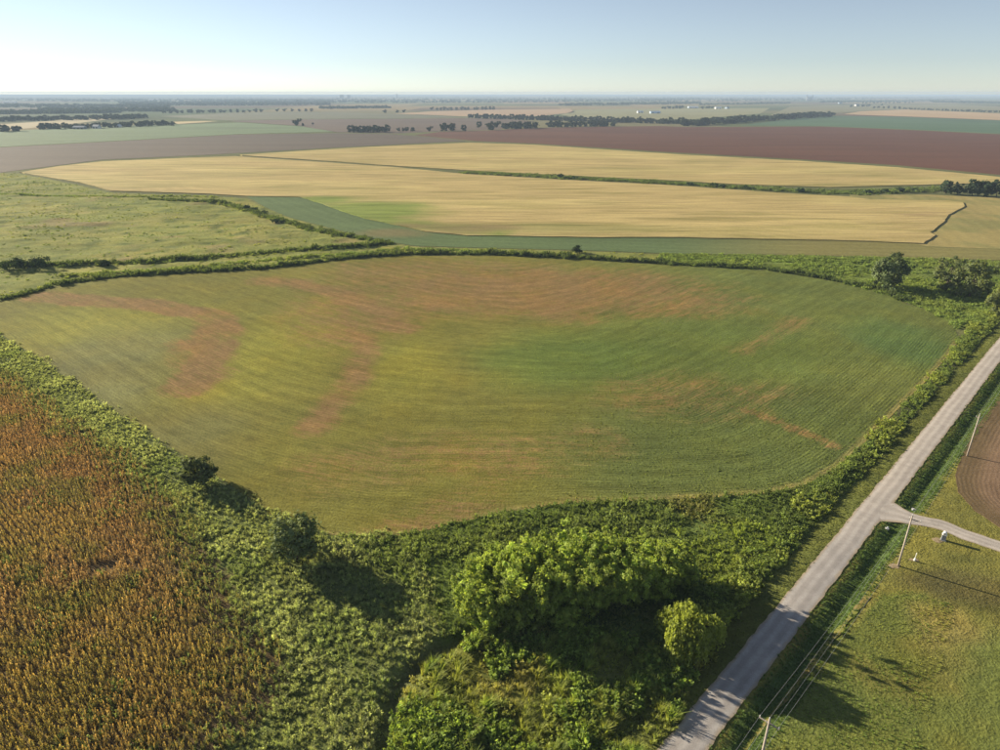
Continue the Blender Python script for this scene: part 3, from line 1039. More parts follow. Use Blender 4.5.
def crown_mesh(name, seed, rx, rz, zc, nclump, nleaf, leaf, colr, colvar=0.3, lump=0.25, clump_r=0.3, flat=0.55, inner=0.5, elong=1.5, warm=0.15):
    """foliage of leaf-sized faces gathered in clumps through the crown's volume; unit metres, base of tree at 0"""
    r = np.random.default_rng(seed)
    d = rand_dirs(r, nclump)
    d[:, 2] = np.where(d[:, 2] < -flat, -flat + r.random(nclump) * 0.3, d[:, 2])
    ang = np.arctan2(d[:, 1], d[:, 0])
    lob = 1 + lump * (np.sin(ang * 2 + seed) * 0.5 + np.sin(ang * 3 + 1.7 * seed + d[:, 2] * 3) * 0.5)
    rad = (inner + (1 - inner) * np.sqrt(r.random(nclump))) * lob * (1 + lump * (r.random(nclump) - 0.5))
    cc = np.stack([d[:, 0] * rad * rx, d[:, 1] * rad * rx, zc + d[:, 2] * rad * rz], 1)
    cr = clump_r * rx * (0.65 + 0.7 * r.random(nclump))
    ccol = 1 + colvar * (r.random(nclump) - 0.5) * 1.4
    k = r.integers(0, nclump, nleaf)
    dd = rand_dirs(r, nleaf)
    rr = np.abs(r.normal(size=nleaf)) * 0.42 + 0.28
    pos = cc[k] + dd * (cr[k] * rr)[:, None] * np.array([1, 1, 0.85])
    pos[:, 2] = np.maximum(pos[:, 2], 0.15)
    out = dd * 0.8 + (pos - np.array([0, 0, zc])) / rx * 0.5 + rand_dirs(r, nleaf) * 0.9 + np.array([0, 0, 0.25])
    out /= np.linalg.norm(out, axis=1)[:, None]
    u, v = frame_from(out, r)
    s = leaf * (0.6 + 0.8 * r.random(nleaf))
    c = np.array(colr)[None, :] * (ccol[k] * (1 + colvar * (r.random(nleaf) - 0.5)))[:, None]
    c = c * (1 + warm * (r.random(nleaf) - 0.5)[:, None] * np.array([1.5, 0.4, -1.0]))
    return diamonds(name, pos, u * (s * elong)[:, None] * 0.5, v * s[:, None] * 0.5, np.clip(c, 0, 1)), cc


def trunk_mesh(name, seed, h, r0, cc=None, nl=7, lean=0.05):
    r = random.Random(seed)
    mb = MB()
    top = Vector((r.uniform(-lean, lean) * h, r.uniform(-lean, lean) * h, h))
    pts = [Vector((0, 0, -0.3)).lerp(top, q) + Vector((r.uniform(-.06, .06), r.uniform(-.06, .06), 0)) * (h * 0.15 if 0 < q < 1 else 0) for q in (0, .25, .5, .75, 1)]
    mb.tube(pts, [r0 * 1.25, r0, r0 * .8, r0 * .6, r0 * .35], 8)
    if cc is not None:
        idxs = sorted(range(len(cc)), key=lambda i: -np.linalg.norm(cc[i][:2]))
        for j in range(min(nl, len(cc))):
            e = Vector(cc[idxs[int(j * len(cc) * 0.7 / nl)]])
            st = pts[1].lerp(pts[3], r.random())
            mid = st.lerp(e, 0.5) + Vector((0, 0, -0.06 * h))
            mb.tube([st, mid, e], [r0 * .5, r0 * .3, r0 * .1], 5)
    return mb.mesh(name, True)


def make_tree(name, loc, crown_me, trunk_me, leafmat, label, cat='tree', group=None, rz=0.0, scale=(1, 1, 1), trunk_name='trunk', crown_name='crown'):
    t = empty(name, loc, rz)
    t.scale = scale
    obj(trunk_name, trunk_me, M['bark'], t)
    obj(crown_name, crown_me, leafmat, t)
    tag(t, label, cat, group)
    return t


def at(px, py, zoff=0.0):
    p = G(px, py)
    return (p[0], p[1], h1(p[0], p[1]) + zoff)


def tree_new(name, px, py, rx, hgt, label, seed, colr, leafmat, nclump=60, nleaf=4500, leaf=0.45, zc=None, rz=None, group=None, cat='tree', **kw):
    rzz = hgt * 0.46
    zc = hgt - rzz if zc is None else zc
    cm, cc = crown_mesh(name + '_crown', seed, rx, rz or rzz, zc, nclump, nleaf, leaf, colr, **kw)
    tm = trunk_mesh(name + '_trunk', seed, hgt * 0.72, max(0.12, hgt * 0.025), cc)
    return make_tree(name, at(px, py), cm, tm, leafmat, label, cat, group)


DKG = (0.13, 0.16, 0.06)
# two dark field-edge trees
tree_new('dark_tree', 297, 558, 4.7, 9.6, 'larger dark round tree on the field edge casting a long shadow', 11, DKG, M['leaf_dark'], 70, 7000, 0.40, lump=0.2, clump_r=0.3, inner=0.35)
tree_new('dark_tree', 200, 484, 3.6, 6.4, 'smaller dark tree on the weedy edge left of the larger dark tree', 23, DKG, M['leaf_dark'], 45, 4200, 0.38, lump=0.3, clump_r=0.3, inner=0.35)
# eastern trees
tree_new('cottonwood_tree', 886, 289, 7.6, 15.5, 'dark bushy tree leftmost of the three at the top right field corner', 31, (0.12, 0.155, 0.06), M['leaf_dark'], 90, 6500, 0.62, lump=0.3, clump_r=0.24, zc=7.59, rz=7.59, flat=0.9)
tree_new('cottonwood_tree', 945, 291, 6.0, 15.0, 'lighter open-crowned tree in the middle of the corner trees', 37, (0.20, 0.235, 0.09), M['leaf'], 70, 3200, 0.62, lump=0.35, clump_r=0.24, zc=7.35, rz=7.35, flat=0.9)
tree_new('cottonwood_tree', 969, 297, 7.2, 16.5, 'broad grey-green tree touching the open-crowned tree near the road', 41, (0.19, 0.225, 0.09), M['leaf'], 90, 6000, 0.62, lump=0.3, clump_r=0.24, zc=8.08, rz=8.08, flat=0.9)
tree_new('cottonwood_tree', 1001, 316, 6.0, 13.0, 'tree cut by the right edge of the picture above the road', 43, (0.20, 0.235, 0.085), M['leaf'], 70, 5000, 0.58, lump=0.3, clump_r=0.25, zc=6.37, rz=6.37, flat=0.9)

# weeping willow by the road
def willow():
    r = np.random.default_rng(5)
    hgt, rx = 8.0, 4.5
    n = 620
    d = rand_dirs(r, n); d[:, 2] = np.abs(d[:, 2]) * 1.0 - 0.12
    an = np.arctan2(d[:, 1], d[:, 0])
    lob = 0.62 + 0.36 * np.sqrt(r.random(n)) + 0.16 * np.sin(an * 3 + 1 + 3 * d[:, 2]) + 0.1 * np.sin(an * 5 + 2)
    st = np.stack([d[:, 0] * lob * rx, d[:, 1] * lob * rx, 4.5 + d[:, 2] * lob * 3.6], 1)
    Cc, U, V, K = [], [], [], []
    for i in range(n):
        L = r.uniform(1.3, 3.4) * (1.2 - 0.5 * max(d[i, 2], 0))
        m = int(6 + L * 4)
        q = np.linspace(0, 1, m)
        out = np.array([d[i, 0], d[i, 1], 0]) * 0.5
        p = st[i] + np.outer(q, out) * (1 - 0.5 * q)[:, None] + np.outer(q ** 1.2, [0, 0, -L]) + r.normal(size=(m, 3)) * 0.16
        p[:, 2] = np.maximum(p[:, 2], 0.7)
        ax = np.tile(np.array([0, 0, -1.0]), (m, 1)) + r.normal(size=(m, 3)) * 0.45
        ax /= np.linalg.norm(ax, axis=1)[:, None]
        w = np.cross(ax, rand_dirs(r, m)); w /= np.linalg.norm(w, axis=1)[:, None]
        s = 0.30 * (0.6 + 0.8 * r.random(m))
        Cc.append(p); U.append(ax * s[:, None]); V.append(w * (s * 0.42)[:, None])
        b = 1 + 0.45 * (r.random() - 0.5)
        K.append(np.array([0.225, 0.265, 0.06])[None, :] * (b * (0.85 + 0.3 * r.random(m)))[:, None])
    cm = diamonds('willow_crown', np.vstack(Cc), np.vstack(U), np.vstack(V), np.vstack(K))
    tm = trunk_mesh('willow_trunk', 5, 6.5, 0.32, st[:40] * 0.9, 9)
    make_tree('willow_tree', at(687, 649), cm, tm, M['leaf'], 'rounded weeping willow standing alone beside the road', 'tree')


willow()

# thicket of young willows
TH_COL = (0.32, 0.40, 0.085)
th_meshes = []
for k in range(4):
    cm, cc = crown_mesh('thicket_crown', 100 + k, 2.6, 3.0, 3.5, 130, 11000, 0.15, TH_COL, colvar=0.5, lump=0.45, clump_r=0.2, flat=0.9, inner=0.4, elong=2.3)
    tm = trunk_mesh('thicket_trunk', 100 + k, 4.6, 0.11, cc, 6, 0.12)
    th_meshes.append((cm, tm))
spots = []
r_ = random.Random(3)
mnx, mxx, mny, mxy = P_THICKET[:, 0].min(), P_THICKET[:, 0].max(), P_THICKET[:, 1].min(), P_THICKET[:, 1].max()
tries = 0
while len(spots) < 52 and tries < 6000:
    tries += 1
    p = (r_.uniform(mnx, mxx), r_.uniform(mny, mxy))
    if not inside(np.array([p[0]]), np.array([p[1]]), P_THICKET)[0]:
        continue
    if any(math.hypot(p[0] - q[0], p[1] - q[1]) < 2.6 for q in spots):
        continue
    spots.append(p)
front = [G(567, 630), G(470, 618), G(676, 580)]
flab = ['small round bush-like tree standing out in front of the bright green thicket',
        'leafy tree at the left end of the bright green thicket',
        'tree at the right end of the bright green thicket']
spots = [p for p in spots if all(math.hypot(p[0] - q[0], p[1] - q[1]) > 3.2 for q in front)]
for i, p in enumerate(front + spots):
    cm, tm = th_meshes[i % 4]
    sc = r_.uniform(0.8, 1.3)
    if i == 0: sc = 0.8
    hs = sc * r_.uniform(0.95, 1.3)
    lab = flab[i] if i < 3 else 'bright green young tree packed inside the thicket by the creek'
    make_tree('thicket_tree', (p[0], p[1], h1(*p)), cm, tm, M['leaf'], lab, 'tree', 'trees of the creek thicket', r_.uniform(0, 6.28), (sc, sc, hs))

# single bushes out in the fields
def bush(px, py, rx, hgt, label, seed, colr=(0.05, 0.08, 0.028), group=None, n=900, leaf=0.5):
    cm, cc = crown_mesh('bush_foliage', seed, rx, hgt * 0.55, hgt * 0.45, 22, n, leaf, colr, flat=0.7, clump_r=0.38, inner=0.3)
    tm = trunk_mesh('bush_stem', seed, hgt * 0.6, 0.1, cc, 5)
    make_tree('bush', at(px, py), cm, tm, M['leaf_dark'], label, 'bush', group, trunk_name='stem', crown_name='foliage')


bush(577, 253, 3.0, 4.6, 'lone round dark bush on the weedy bank above the centre field', 51)
bush(17, 270, 6.5, 4.2, 'low dark bush at the far left end of the weedy bank', 52, n=1500)
bush(40, 269, 6.0, 5.0, 'taller dark bush beside the low one on the left weedy bank', 53, n=1500)
bush(105, 266, 3.5, 2.4, 'small dark bush on the weedy bank right of the two left bushes', 54)
for i, (px, py) in enumerate([(247, 209), (255, 211), (264, 214), (275, 222)]):
    bush(px, py, 2.8, 2.6, ['first', 'second', 'third', 'last'][i] + ' dark bush in the line along the tip of the blue-green strip', 60 + i, n=500, group='bushes by the strip')
# shrubby tufts in the drain through the wheat
for i, px in enumerate([560, 575, 690, 714, 722, 745, 800, 868, 885, 900, 915]):
    t = (px - 466) / (949 - 466.0)
    bush(px, np.interp(px, [466, 568, 670, 796, 850, 949], [171, 176.8, 182.6, 192, 194.8, 192.5]), 3.2, 2.8 + 1.2 * (i % 3 == 0), 'low dark bush growing in the green drain between the wheat fields', 70 + i, n=420, leaf=0.9, group='bushes in the drain')

# dark trees at the right end of the drain
cl = [crown_mesh('belt_crown', 200 + k, 6.0, 6.0, 6.6, 34, 1500, 1.1, (0.038, 0.06, 0.024), lump=0.3, clump_r=0.33, flat=0.9, inner=0.35) for k in range(3)]
clt = [trunk_mesh('belt_trunk', 200 + k, 8, 0.3, cl[k][1], 5) for k in range(3)]
for i, (px, py, sc) in enumerate([(945, 196, 0.95), (957, 197, 0.75), (972, 198, 1.0), (984, 199, 1.05), (996, 200, 1.15)]):
    p = at(px, py)
    make_tree('belt_tree', p, cl[i % 3][0], clt[i % 3], M['leaf_dark'],
              ['pointed dark tree at the left end of the clump by the right edge', 'lowest dark tree second from left in the clump by the right edge',
               'dark round tree in the middle of the clump by the right edge', 'dark tree second from right in the clump by the right edge',
               'tallest dark tree of the clump touching the right edge'][i], 'tree', 'clump right of the drain', i * 1.3, (sc * (0.8 if i == 0 else 1), sc, sc * 1.0))

# distant trees, belts and hedgerow trees
ft = [crown_mesh('far_crown', 300 + k, 6.0, 6.4, 6.3, 20, 420, 2.0, (0.036, 0.050, 0.024), lump=0.3, clump_r=0.36, flat=0.95, inner=0.3) for k in range(5)]
ftt = [trunk_mesh('far_trunk', 300 + k, 8, 0.35, ft[k][1], 3) for k in range(5)]
rt = random.Random(9)


def far_tree(px, py, hgt, label, group, wid=1.0):
    p = G(px, py)
    k = rt.randrange(5)
    s = hgt / 13.0 * rt.uniform(0.8, 1.2)
    make_tree('distant_tree', (p[0], p[1], 0), ft[k][0], ftt[k], M['leaf_dark'], label, 'tree', group, rt.uniform(0, 6.28), (s * wid, s * wid, s))


def belt(x0, y0, x1, y1, n, hgt, label, group, jit=0.6, wid=1.25):
    for i in range(n):
        t = (i + rt.uniform(-.3, .3)) / max(1, n - 1)
        far_tree(x0 + (x1 - x0) * t, y0 + (y1 - y0) * t + rt.uniform(-jit, jit) * 0.5, hgt, label, group, wid)


belt(684, 124.5, 830, 116.8, 46, 17, 'tree of the solid dark belt at the top edge of the red-brown field', 'solid dark tree belt', 1.2, 1.7)
belt(470, 115.5, 684, 122.5, 62, 15, 'tree of the long ragged belt behind the red-brown field', 'long ragged tree belt')
belt(550, 124.5, 612, 124.0, 13, 14, 'tree of the short front row before the ragged belt', 'short front tree row')
belt(505, 126.5, 535, 125.5, 7, 16, 'tree of the small group at the near corner of the red-brown field', 'corner tree group')
belt(352, 130.5, 388, 129.8, 9, 14, 'tree of the dark clump on the edge of the fallow field', 'clump on the fallow field', 0.6, 1.2)
belt(398, 128.8, 413, 128.8, 4, 9, 'low tree of the pair of bushes right of the fallow clump', 'low trees on the fallow field')
for px, py, hh, lab in [(430, 128.8, 15, 'lone round tree between the fallow clump and the red-brown field'), (445, 128.5, 17, 'left tree of the close pair at the red-brown field'),
                        (452, 128.2, 15, 'right tree of the close pair at the red-brown field'), (464, 128.6, 13, 'small tree just left of the red-brown field corner'),
                        (479, 125, 13, 'slender tree standing in the brown tilled field'), (490.5, 127.5, 18, 'tall dark tree left of the corner group'),
                        (497, 125, 15, 'tree behind the tall dark tree by the corner'), (297.5, 124.2, 18, 'lone dark tree in the brown field on the left'),
                        (303, 124.4, 7, 'small bush beside the lone dark tree on the left'), (313, 123, 7, 'separate small bush right of the lone dark tree')]:
    far_tree(px, py, hh, lab, None)
belt(40, 132.8, 172, 125.8, 34, 13, 'tree of the farmstead row above the pale green field', 'farmstead tree row', 0.8, 1.2)
belt(2, 136.0, 20, 135.4, 4, 13, 'tree of the short clump at the left edge above the pale green field', 'left edge clump')
belt(-10, 126.0, 146, 119.2, 46, 15, 'tree of the wood behind the straw strip on the left', 'wood behind the straw strip', 1.2, 1.4)
belt(165, 113.8, 260, 111.2, 18, 14, 'tree of the broken row along the olive field', 'row along the olive field', 0.5)
belt(278, 110.2, 312, 109.8, 6, 12, 'tree of the sparse row before the hazy woods', 'sparse hazy row')
belt(386, 110.6, 404, 110.0, 3, 14, 'tree of the three left of the tan field', 'three trees by the tan field')
belt(432, 107.6, 494, 107.2, 16, 15, 'tree of the dark row on the back edge of the tan field', 'row behind the tan field', 0.4, 1.2)
belt(862, 107.6, 880, 107.4, 3, 15, 'tree of the three before the white barn', 'trees by the white barn')
belt(852, 107.8, 866, 107.9, 4, 13, 'tree of the clump beneath the white barn', 'clump beneath the white barn')
belt(900, 111.0, 1000, 117.2, 34, 9, 'tree of the dark hedgerow on the sandy field', 'dark hedgerow on the sandy field', 0.3, 1.2)
belt(874, 109.4, 884, 109.8, 3, 12, 'tree of the first clump left of the sandy hedgerow', 'first clump by the hedgerow')
belt(889, 110.2, 898, 110.4, 3, 12, 'tree of the second clump left of the sandy hedgerow', 'second clump by the hedgerow')
belt(862, 104.4, 912, 105.2, 14, 15, 'tree of the loose row across the pale pasture', 'loose row across the pasture', 0.5)
belt(662, 107.0, 682, 106.8, 8, 15, 'tree of the short row behind the blue sheds', 'short row behind the sheds')
belt(703, 107.4, 712, 107.2, 4, 15, 'tree of the clump right of the long white shed', 'clump by the white shed')

# far woods : masses too far off to count
def far_woods():
    r = np.random.default_rng(77)
    Cc, U, V, K = [], [], [], []

    def mass(px0, y0, px1, y1, n, hh, depth):
        for i in range(n):
            t = r.random()
            p = np.array(G(px0 + (px1 - px0) * t, y0 + (y1 - y0) * t))
            p = p * (1 + depth * r.random())
            k = 16
            hgt = hh * r.uniform(0.6, 1.3)
            q = rand_dirs(r, k); q[:, 2] = np.abs(q[:, 2])
            pos = np.column_stack([p[0] + q[:, 0] * hgt * 0.9, p[1] + q[:, 1] * hgt * 0.9, q[:, 2] * hgt * 0.75 + 1])
            nn = q + r.normal(size=(k, 3)) * 0.35
            nn /= np.linalg.norm(nn, axis=1)[:, None]
            u, v = frame_from(nn, r)
            s = hgt * 0.5
            Cc.append(pos); U.append(u * s); V.append(v * s * 0.8)
            K.append(np.tile(np.array([0.042, 0.06, 0.03]) * r.uniform(0.7, 1.2), (k, 1)))
    mass(-60, 121, 120, 114.5, 420, 12, 0.10)
    mass(40, 115, 175, 112, 350, 12, 0.12)
    mass(-60, 113, 170, 109, 600, 12, 0.25)
    mass(120, 107, 330, 103.5, 900, 12, 0.35)
    mass(-60, 106, 330, 100.5, 900, 13, 0.5)
    mass(200, 102, 700, 99, 1300, 13, 0.6)
    mass(320, 107.5, 390, 106, 160, 11, 0.08)
    mass(560, 103.5, 700, 102.5, 350, 12, 0.15)
    mass(640, 100, 1060, 101.5, 1000, 13, 0.6)
    mass(930, 105.2, 1060, 111.0, 500, 13, 0.14)
    mass(700, 103.8, 790, 103.4, 140, 11, 0.06)
    mass(820, 103.2, 960, 103.6, 300, 12, 0.10)
    mass(-100, 97.5, 1100, 97.5, 1500, 14, 1.5)
    me = diamonds('far_woods', np.vstack(Cc), np.vstack(U), np.vstack(V), np.vstack(K))
    o = obj('far_woods', me, M['leaf_dark'])
    tag(o, 'hazy blue-grey woods in bands below the horizon', 'woods', kind='stuff')


far_woods()

# ------------------------------------------------------------------ plants in their thousands
SRC = []


def src_obj(name, me, mat):
    me.materials.append(mat)
    o = bpy.data.objects.new(name, me)
    return o


def blade_mesh(name, seed, n, hgt, spread, width, lean, colr, colr2, seg=3, var=0.3):
    """tuft of arching blades"""
    r = np.random.default_rng(seed)
    V, Fc, K = [], [], []
    for i in range(n):
        a = r.uniform(0, 2 * math.pi)
        base = np.array([math.cos(a), math.sin(a), 0]) * spread * 0.25 * r.random()
        L = hgt * r.uniform(0.6, 1.1)
        o = np.array([math.cos(a), math.sin(a), 0]) * spread * r.uniform(0.3, 1.0) + np.array([lean[0], lean[1], 0]) * L
        w = np.array([-math.sin(a), math.cos(a), 0]) * width * r.uniform(0.7, 1.3)
        b = len(V)
        cc = 1 + var * (r.random() - 0.5) * 2
        for k in range(seg + 1):
            q = k / seg
            p = base + o * q ** 1.6 + np.array([0, 0, L * (q - 0.28 * q ** 3)])
            ww = w * (1 - q * 0.85)
            V.append(p - ww); V.append(p + ww)
            c = (np.array(colr) * (1 - q) + np.array(colr2) * q) * cc
            K.append(c); K.append(c)
        for k in range(seg):
            Fc.append((b + 2 * k, b + 2 * k + 1, b + 2 * k + 3, b + 2 * k + 2))
    me = np_mesh(name, np.array(V), np.array(Fc))
    set_col(me, 'Col', np.clip(np.array(K), 0, 2))
    return me


def leafball(name, seed, n, rx, hgt, leaf, var=0.35, elong=1.8, up=0.3):
    """a ragged plant: leaves set along stems of unequal length that lean apart"""
    r = np.random.default_rng(seed)
    ns = max(5, n // 14)
    a = r.random(ns) * 6.283
    reach = np.sqrt(r.random(ns)) * rx
    L = hgt * (0.35 + 0.75 * r.random(ns) ** 1.3)
    foot = np.stack([np.cos(a) * reach * 0.45, np.sin(a) * reach * 0.45, np.zeros(ns)], 1)
    tip = np.stack([np.cos(a) * reach, np.sin(a) * reach, L], 1) + r.normal(size=(ns, 3)) * np.array([0.14, 0.14, 0.0]) * rx
    k = r.integers(0, ns, n)
    q = r.random(n) ** 0.7
    pos = foot[k] + (tip - foot)[k] * q[:, None] + r.normal(size=(n, 3)) * np.array([0.13, 0.13, 0.07]) * rx * (1.25 - 0.7 * q)[:, None]
    pos[:, 2] = np.maximum(pos[:, 2], 0.04)
    nn = (pos - foot[k]) * 0.5 + rand_dirs(r, n) * 0.9 + np.array([0, 0, up])
    nn /= np.linalg.norm(nn, axis=1)[:, None]
    u, v = frame_from(nn, r)
    s = leaf * (0.5 + 0.9 * r.random(n))
    sc = 1 + 0.25 * (r.random(ns) - 0.5) * 2
    K = np.ones((n, 3)) * (sc[k] * (1 + var * (r.random(n) - 0.5) * 2))[:, None]
    return diamonds(name, pos, u * (s * elong * 0.5)[:, None], v * (s * 0.5)[:, None], K)


def sorghum_mesh(name, seed):
    r = np.random.default_rng(seed)
    V, Fc, K = [], [], []

    def quad(ps, cols):
        b = len(V); V.extend(ps); K.extend(cols); Fc.append((b, b + 1, b + 2, b + 3))
    stalk = np.array([0.85, 0.75, 0.45])
    for a in (0, math.pi / 2):
        w = np.array([math.cos(a), math.sin(a), 0]) * 0.025
        t = np.array([r.uniform(-.06, .06), r.uniform(-.06, .06), 1.35])
        quad([-w, w, t + w, t - w], [stalk] * 4)
    for i in range(7):
        a = r.uniform(0, 6.28)
        d = np.array([math.cos(a), math.sin(a), 0]); w = np.array([-d[1], d[0], 0]) * 0.06
        z0 = 0.2 + 0.15 * i
        L = r.uniform(0.3, 0.5)
        p0 = np.array([0, 0, z0]); p1 = p0 + d * L * 0.5 + np.array([0, 0, 0.2]); p2 = p0 + d * L + np.array([0, 0, r.uniform(-.2, .05)])
        b = r.uniform(0.7, 1.3)
        lc = np.array([1.0, 1.0, 1.0]) * b if r.random() < 0.6 else np.array([1.08, 0.92, 0.72]) * b
        quad([p0 - w * .5, p0 + w * .5, p1 + w, p1 - w], [lc] * 4)
        quad([p1 - w, p1 + w, p2 + w * .15, p2 - w * .15], [lc] * 4)
    hd = np.array([0.95, 0.74, 0.55]) * r.uniform(0.8, 1.2)
    for a in (0.4, 1.97):
        w = np.array([math.cos(a), math.sin(a), 0]) * 0.085
        quad([np.array([0, 0, 1.3]) - w * .3, np.array([0, 0, 1.3]) + w * .3, np.array([0, 0, 1.5]) + w, np.array([0, 0, 1.5]) - w], [hd] * 4)
        quad([np.array([0, 0, 1.5]) - w, np.array([0, 0, 1.5]) + w, np.array([0, 0, 1.72]) + w * .2, np.array([0, 0, 1.72]) - w * .2], [hd] * 4)
    me = np_mesh(name, np.array(V), np.array(Fc))
    set_col(me, 'Col', np.array(K))
    return me


def scatter_group(name, sources):
    ng = bpy.data.node_groups.new(name, 'GeometryNodeTree')
    ng.interface.new_socket('Geometry', in_out='INPUT', socket_type='NodeSocketGeometry')
    ng.interface.new_socket('Geometry', in_out='OUTPUT', socket_type='NodeSocketGeometry')
    N = ng.nodes; L = ng.links
    gi = N.new('NodeGroupInput'); go = N.new('NodeGroupOutput')
    jn = N.new('GeometryNodeJoinGeometry')
    for s in sources:
        oi = N.new('GeometryNodeObjectInfo')
        oi.inputs['Object'].default_value = s
        oi.inputs['As Instance'].default_value = True
        L.new(oi.outputs['Geometry'], jn.inputs[0])
    ip = N.new('GeometryNodeInstanceOnPoints')
    L.new(gi.outputs[0], ip.inputs['Points'])
    L.new(jn.outputs[0], ip.inputs['Instance'])
    ip.inputs['Pick Instance'].default_value = True

    def na(nm, typ):
        n = N.new('GeometryNodeInputNamedAttribute'); n.data_type = typ
        n.inputs['Name'].default_value = nm
        return n.outputs[0]
    L.new(na('vid', 'INT'), ip.inputs['Instance Index'])
    L.new(na('rot', 'FLOAT_VECTOR'), ip.inputs['Rotation'])
    L.new(na('scl', 'FLOAT_VECTOR'), ip.inputs['Scale'])
    L.new(ip.outputs[0], go.inputs[0])
    return ng


def scatter(name, x, y, sources, tint, smin, smax, label, cat, zs=1.0, z=None, tilt=0.12, rotz=None, sink=0.05, smul=None, gain=1.0):
    n = len(x)
    z = height(x, y) if z is None else z
    me = bpy.data.meshes.new(name)
    me.vertices.add(n)
    me.vertices.foreach_set('co', np.stack([x, y, z - sink], 1).astype(np.float32).ravel())
    sc = smin + (smax - smin) * rng.random(n) ** 1.5 * 1.25
    if smul is not None: sc = sc * smul
    S = np.stack([sc, sc, sc * zs * (0.8 + 0.4 * rng.random(n))], 1).astype(np.float32)
    R = np.stack([(rng.random(n) - .5) * 2 * tilt, (rng.random(n) - .5) * 2 * tilt, rng.random(n) * 6.283 if rotz is None else rotz + (rng.random(n) - .5) * 1.2], 1).astype(np.float32)
    a = me.attributes.new('scl', 'FLOAT_VECTOR', 'POINT'); a.data.foreach_set('vector', S.ravel())
    a = me.attributes.new('rot', 'FLOAT_VECTOR', 'POINT'); a.data.foreach_set('vector', R.ravel())
    a = me.attributes.new('vid', 'INT', 'POINT'); a.data.foreach_set('value', rng.integers(0, len(sources), n).astype(np.int32))
    a = me.attributes.new('tint', 'FLOAT_COLOR', 'POINT')
    T = np.ones((n, 4), np.float32); T[:, :3] = np.clip(np.asarray(tint) * gain, 0, 0.65)
    a.data.foreach_set('color', T.ravel())
    o = obj(name, me)
    md = o.modifiers.new('plants', 'NODES')
    md.node_group = scatter_group(name, sources)
    tag(o, label, cat, kind='stuff')
    print('scatter', name, n)
    return o


def poly_pts(P, spacing, keep=None):
    mn, mx = P.min(0), P.max(0)
    ax = np.arange(mn[0], mx[0], spacing); ay = np.arange(mn[1], mx[1], spacing)
    a, b = np.meshgrid(ax, ay)
    x = a.ravel() + (rng.random(a.size) - .5) * spacing * 1.1
    y = b.ravel() + (rng.random(a.size) - .5) * spacing * 1.1
    k = inside(x, y, P)
    return x[k], y[k]


WEED = [src_obj('weed_clump', leafball('weed_clump', 1 + k, 150, 0.62, 0.85, 0.11, 0.5, 2.4, 0.1), M['inst']) for k in range(3)]
WEEDG = [src_obj('weed_stem', blade_mesh('weed_stem', 5 + k, 30, 1.25, 0.6, 0.035, (0.15, 0.0), (0.6, 0.75, 0.7), (1.25, 1.15, 1.1)), M['inst']) for k in range(2)]
BROAD = [src_obj('shrub_clump', leafball('shrub_clump', 11 + k, 260, 1.0, 1.0, 0.18, 0.45), M['inst']) for k in range(3)]
GRASS = [src_obj('grass_tuft', blade_mesh('grass_tuft', 21 + k, 30, 1.5, 0.8, 0.045, (0.3, 0.02), (0.7, 0.8, 0.7), (1.2, 1.15, 1.0)), M['inst']) for k in range(3)]
SHORT = [src_obj('short_tuft', blade_mesh('short_tuft', 31 + k, 14, 0.4, 0.34, 0.05, (0.1, 0), (0.8, 0.9, 0.8), (1.1, 1.1, 1.0), 2), M['inst']) for k in range(2)]
SORG = [src_obj('sorghum_plant', sorghum_mesh('sorghum_plant', 41 + k), M['dry']) for k in range(4)]
BEAN = [src_obj('bean_plant', leafball('bean_plant', 51 + k, 16, 0.36, 0.32, 0.2), M['inst']) for k in range(2)]

# sorghum in rows
e0, e1 = np.array(G(0, 331)), np.array(G(212, 473))
rd = (e1 - e0) / np.linalg.norm(e1 - e0)
rn = np.array([-rd[1], rd[0]])
mnP = P_SORG @ rd; mnN = P_SORG @ rn
ka = np.arange(mnN.min(), mnN.max(), 0.88)
kb = np.arange(mnP.min(), mnP.max(), 0.29)
A, B = np.meshgrid(ka, kb)
A = A.ravel(); B = B.ravel()
bend = 1.5 * (vnoise(B, A, 45, 12) - 0.5)
A = A + bend + (rng.random(A.size) - .5) * (0.25 + 0.75 * np.maximum(sstep(0.45, 0.6, fbm(B, A, 30, 19)), sstep(112, 88, A * rn[1] + B * rd[1])))
B = B + (rng.random(B.size) - .5) * 0.3
x = A * rn[0] + B * rd[0]; y = A * rn[1] + B * rd[1]
k = (y > 35) & (np.abs(x) < 0.80 * y + 25)
x, y = x[k], y[k]
wob = (fbm(x, y, 9, 88) - 0.5) * 9
k = inside(x + wob, y + wob * 0.5, P_SORG)
x, y = x[k], y[k]
gap = fbm(x, y, 5.5, 90)
de0, _ = dist_line(x, y, GP(SORG_EDGE))
k = (gap > 0.17) & (rng.random(len(x)) < 0.93 - 0.75 * (1 - sstep(0.5, 11, de0 + 6 * (fbm(x, y, 5, 97) - 0.5))))
x, y = x[k], y[k]
t1 = fbm(x, y, 22, 93); t2 = fbm(x, y, 6, 95)
tint = np.tile(np.array([0.385, 0.30, 0.155]), (len(x), 1))
tint = mixc(tint, (0.40, 0.35, 0.14), sstep(0.42, 0.62, t1))
tint = mixc(tint, (0.27, 0.28, 0.10), sstep(0.5, 0.7, t2) * 0.8)
de, _ = dist_line(x, y, GP(SORG_EDGE))
tint = mixc(tint, (0.27, 0.30, 0.10), (1 - sstep(1, 12, de)) * 0.8)
tint = mixc(tint, (0.36, 0.255, 0.125), sstep(95, 135, y) * (1 - sstep(0.5, 0.7, t2)) * 0.6)
near_l = 1 - sstep(65, 100, y)
tint = mixc(tint, (0.33, 0.29, 0.085), near_l * 0.45)
tint *= (0.6 + 0.8 * rng.random(len(x)))[:, None]
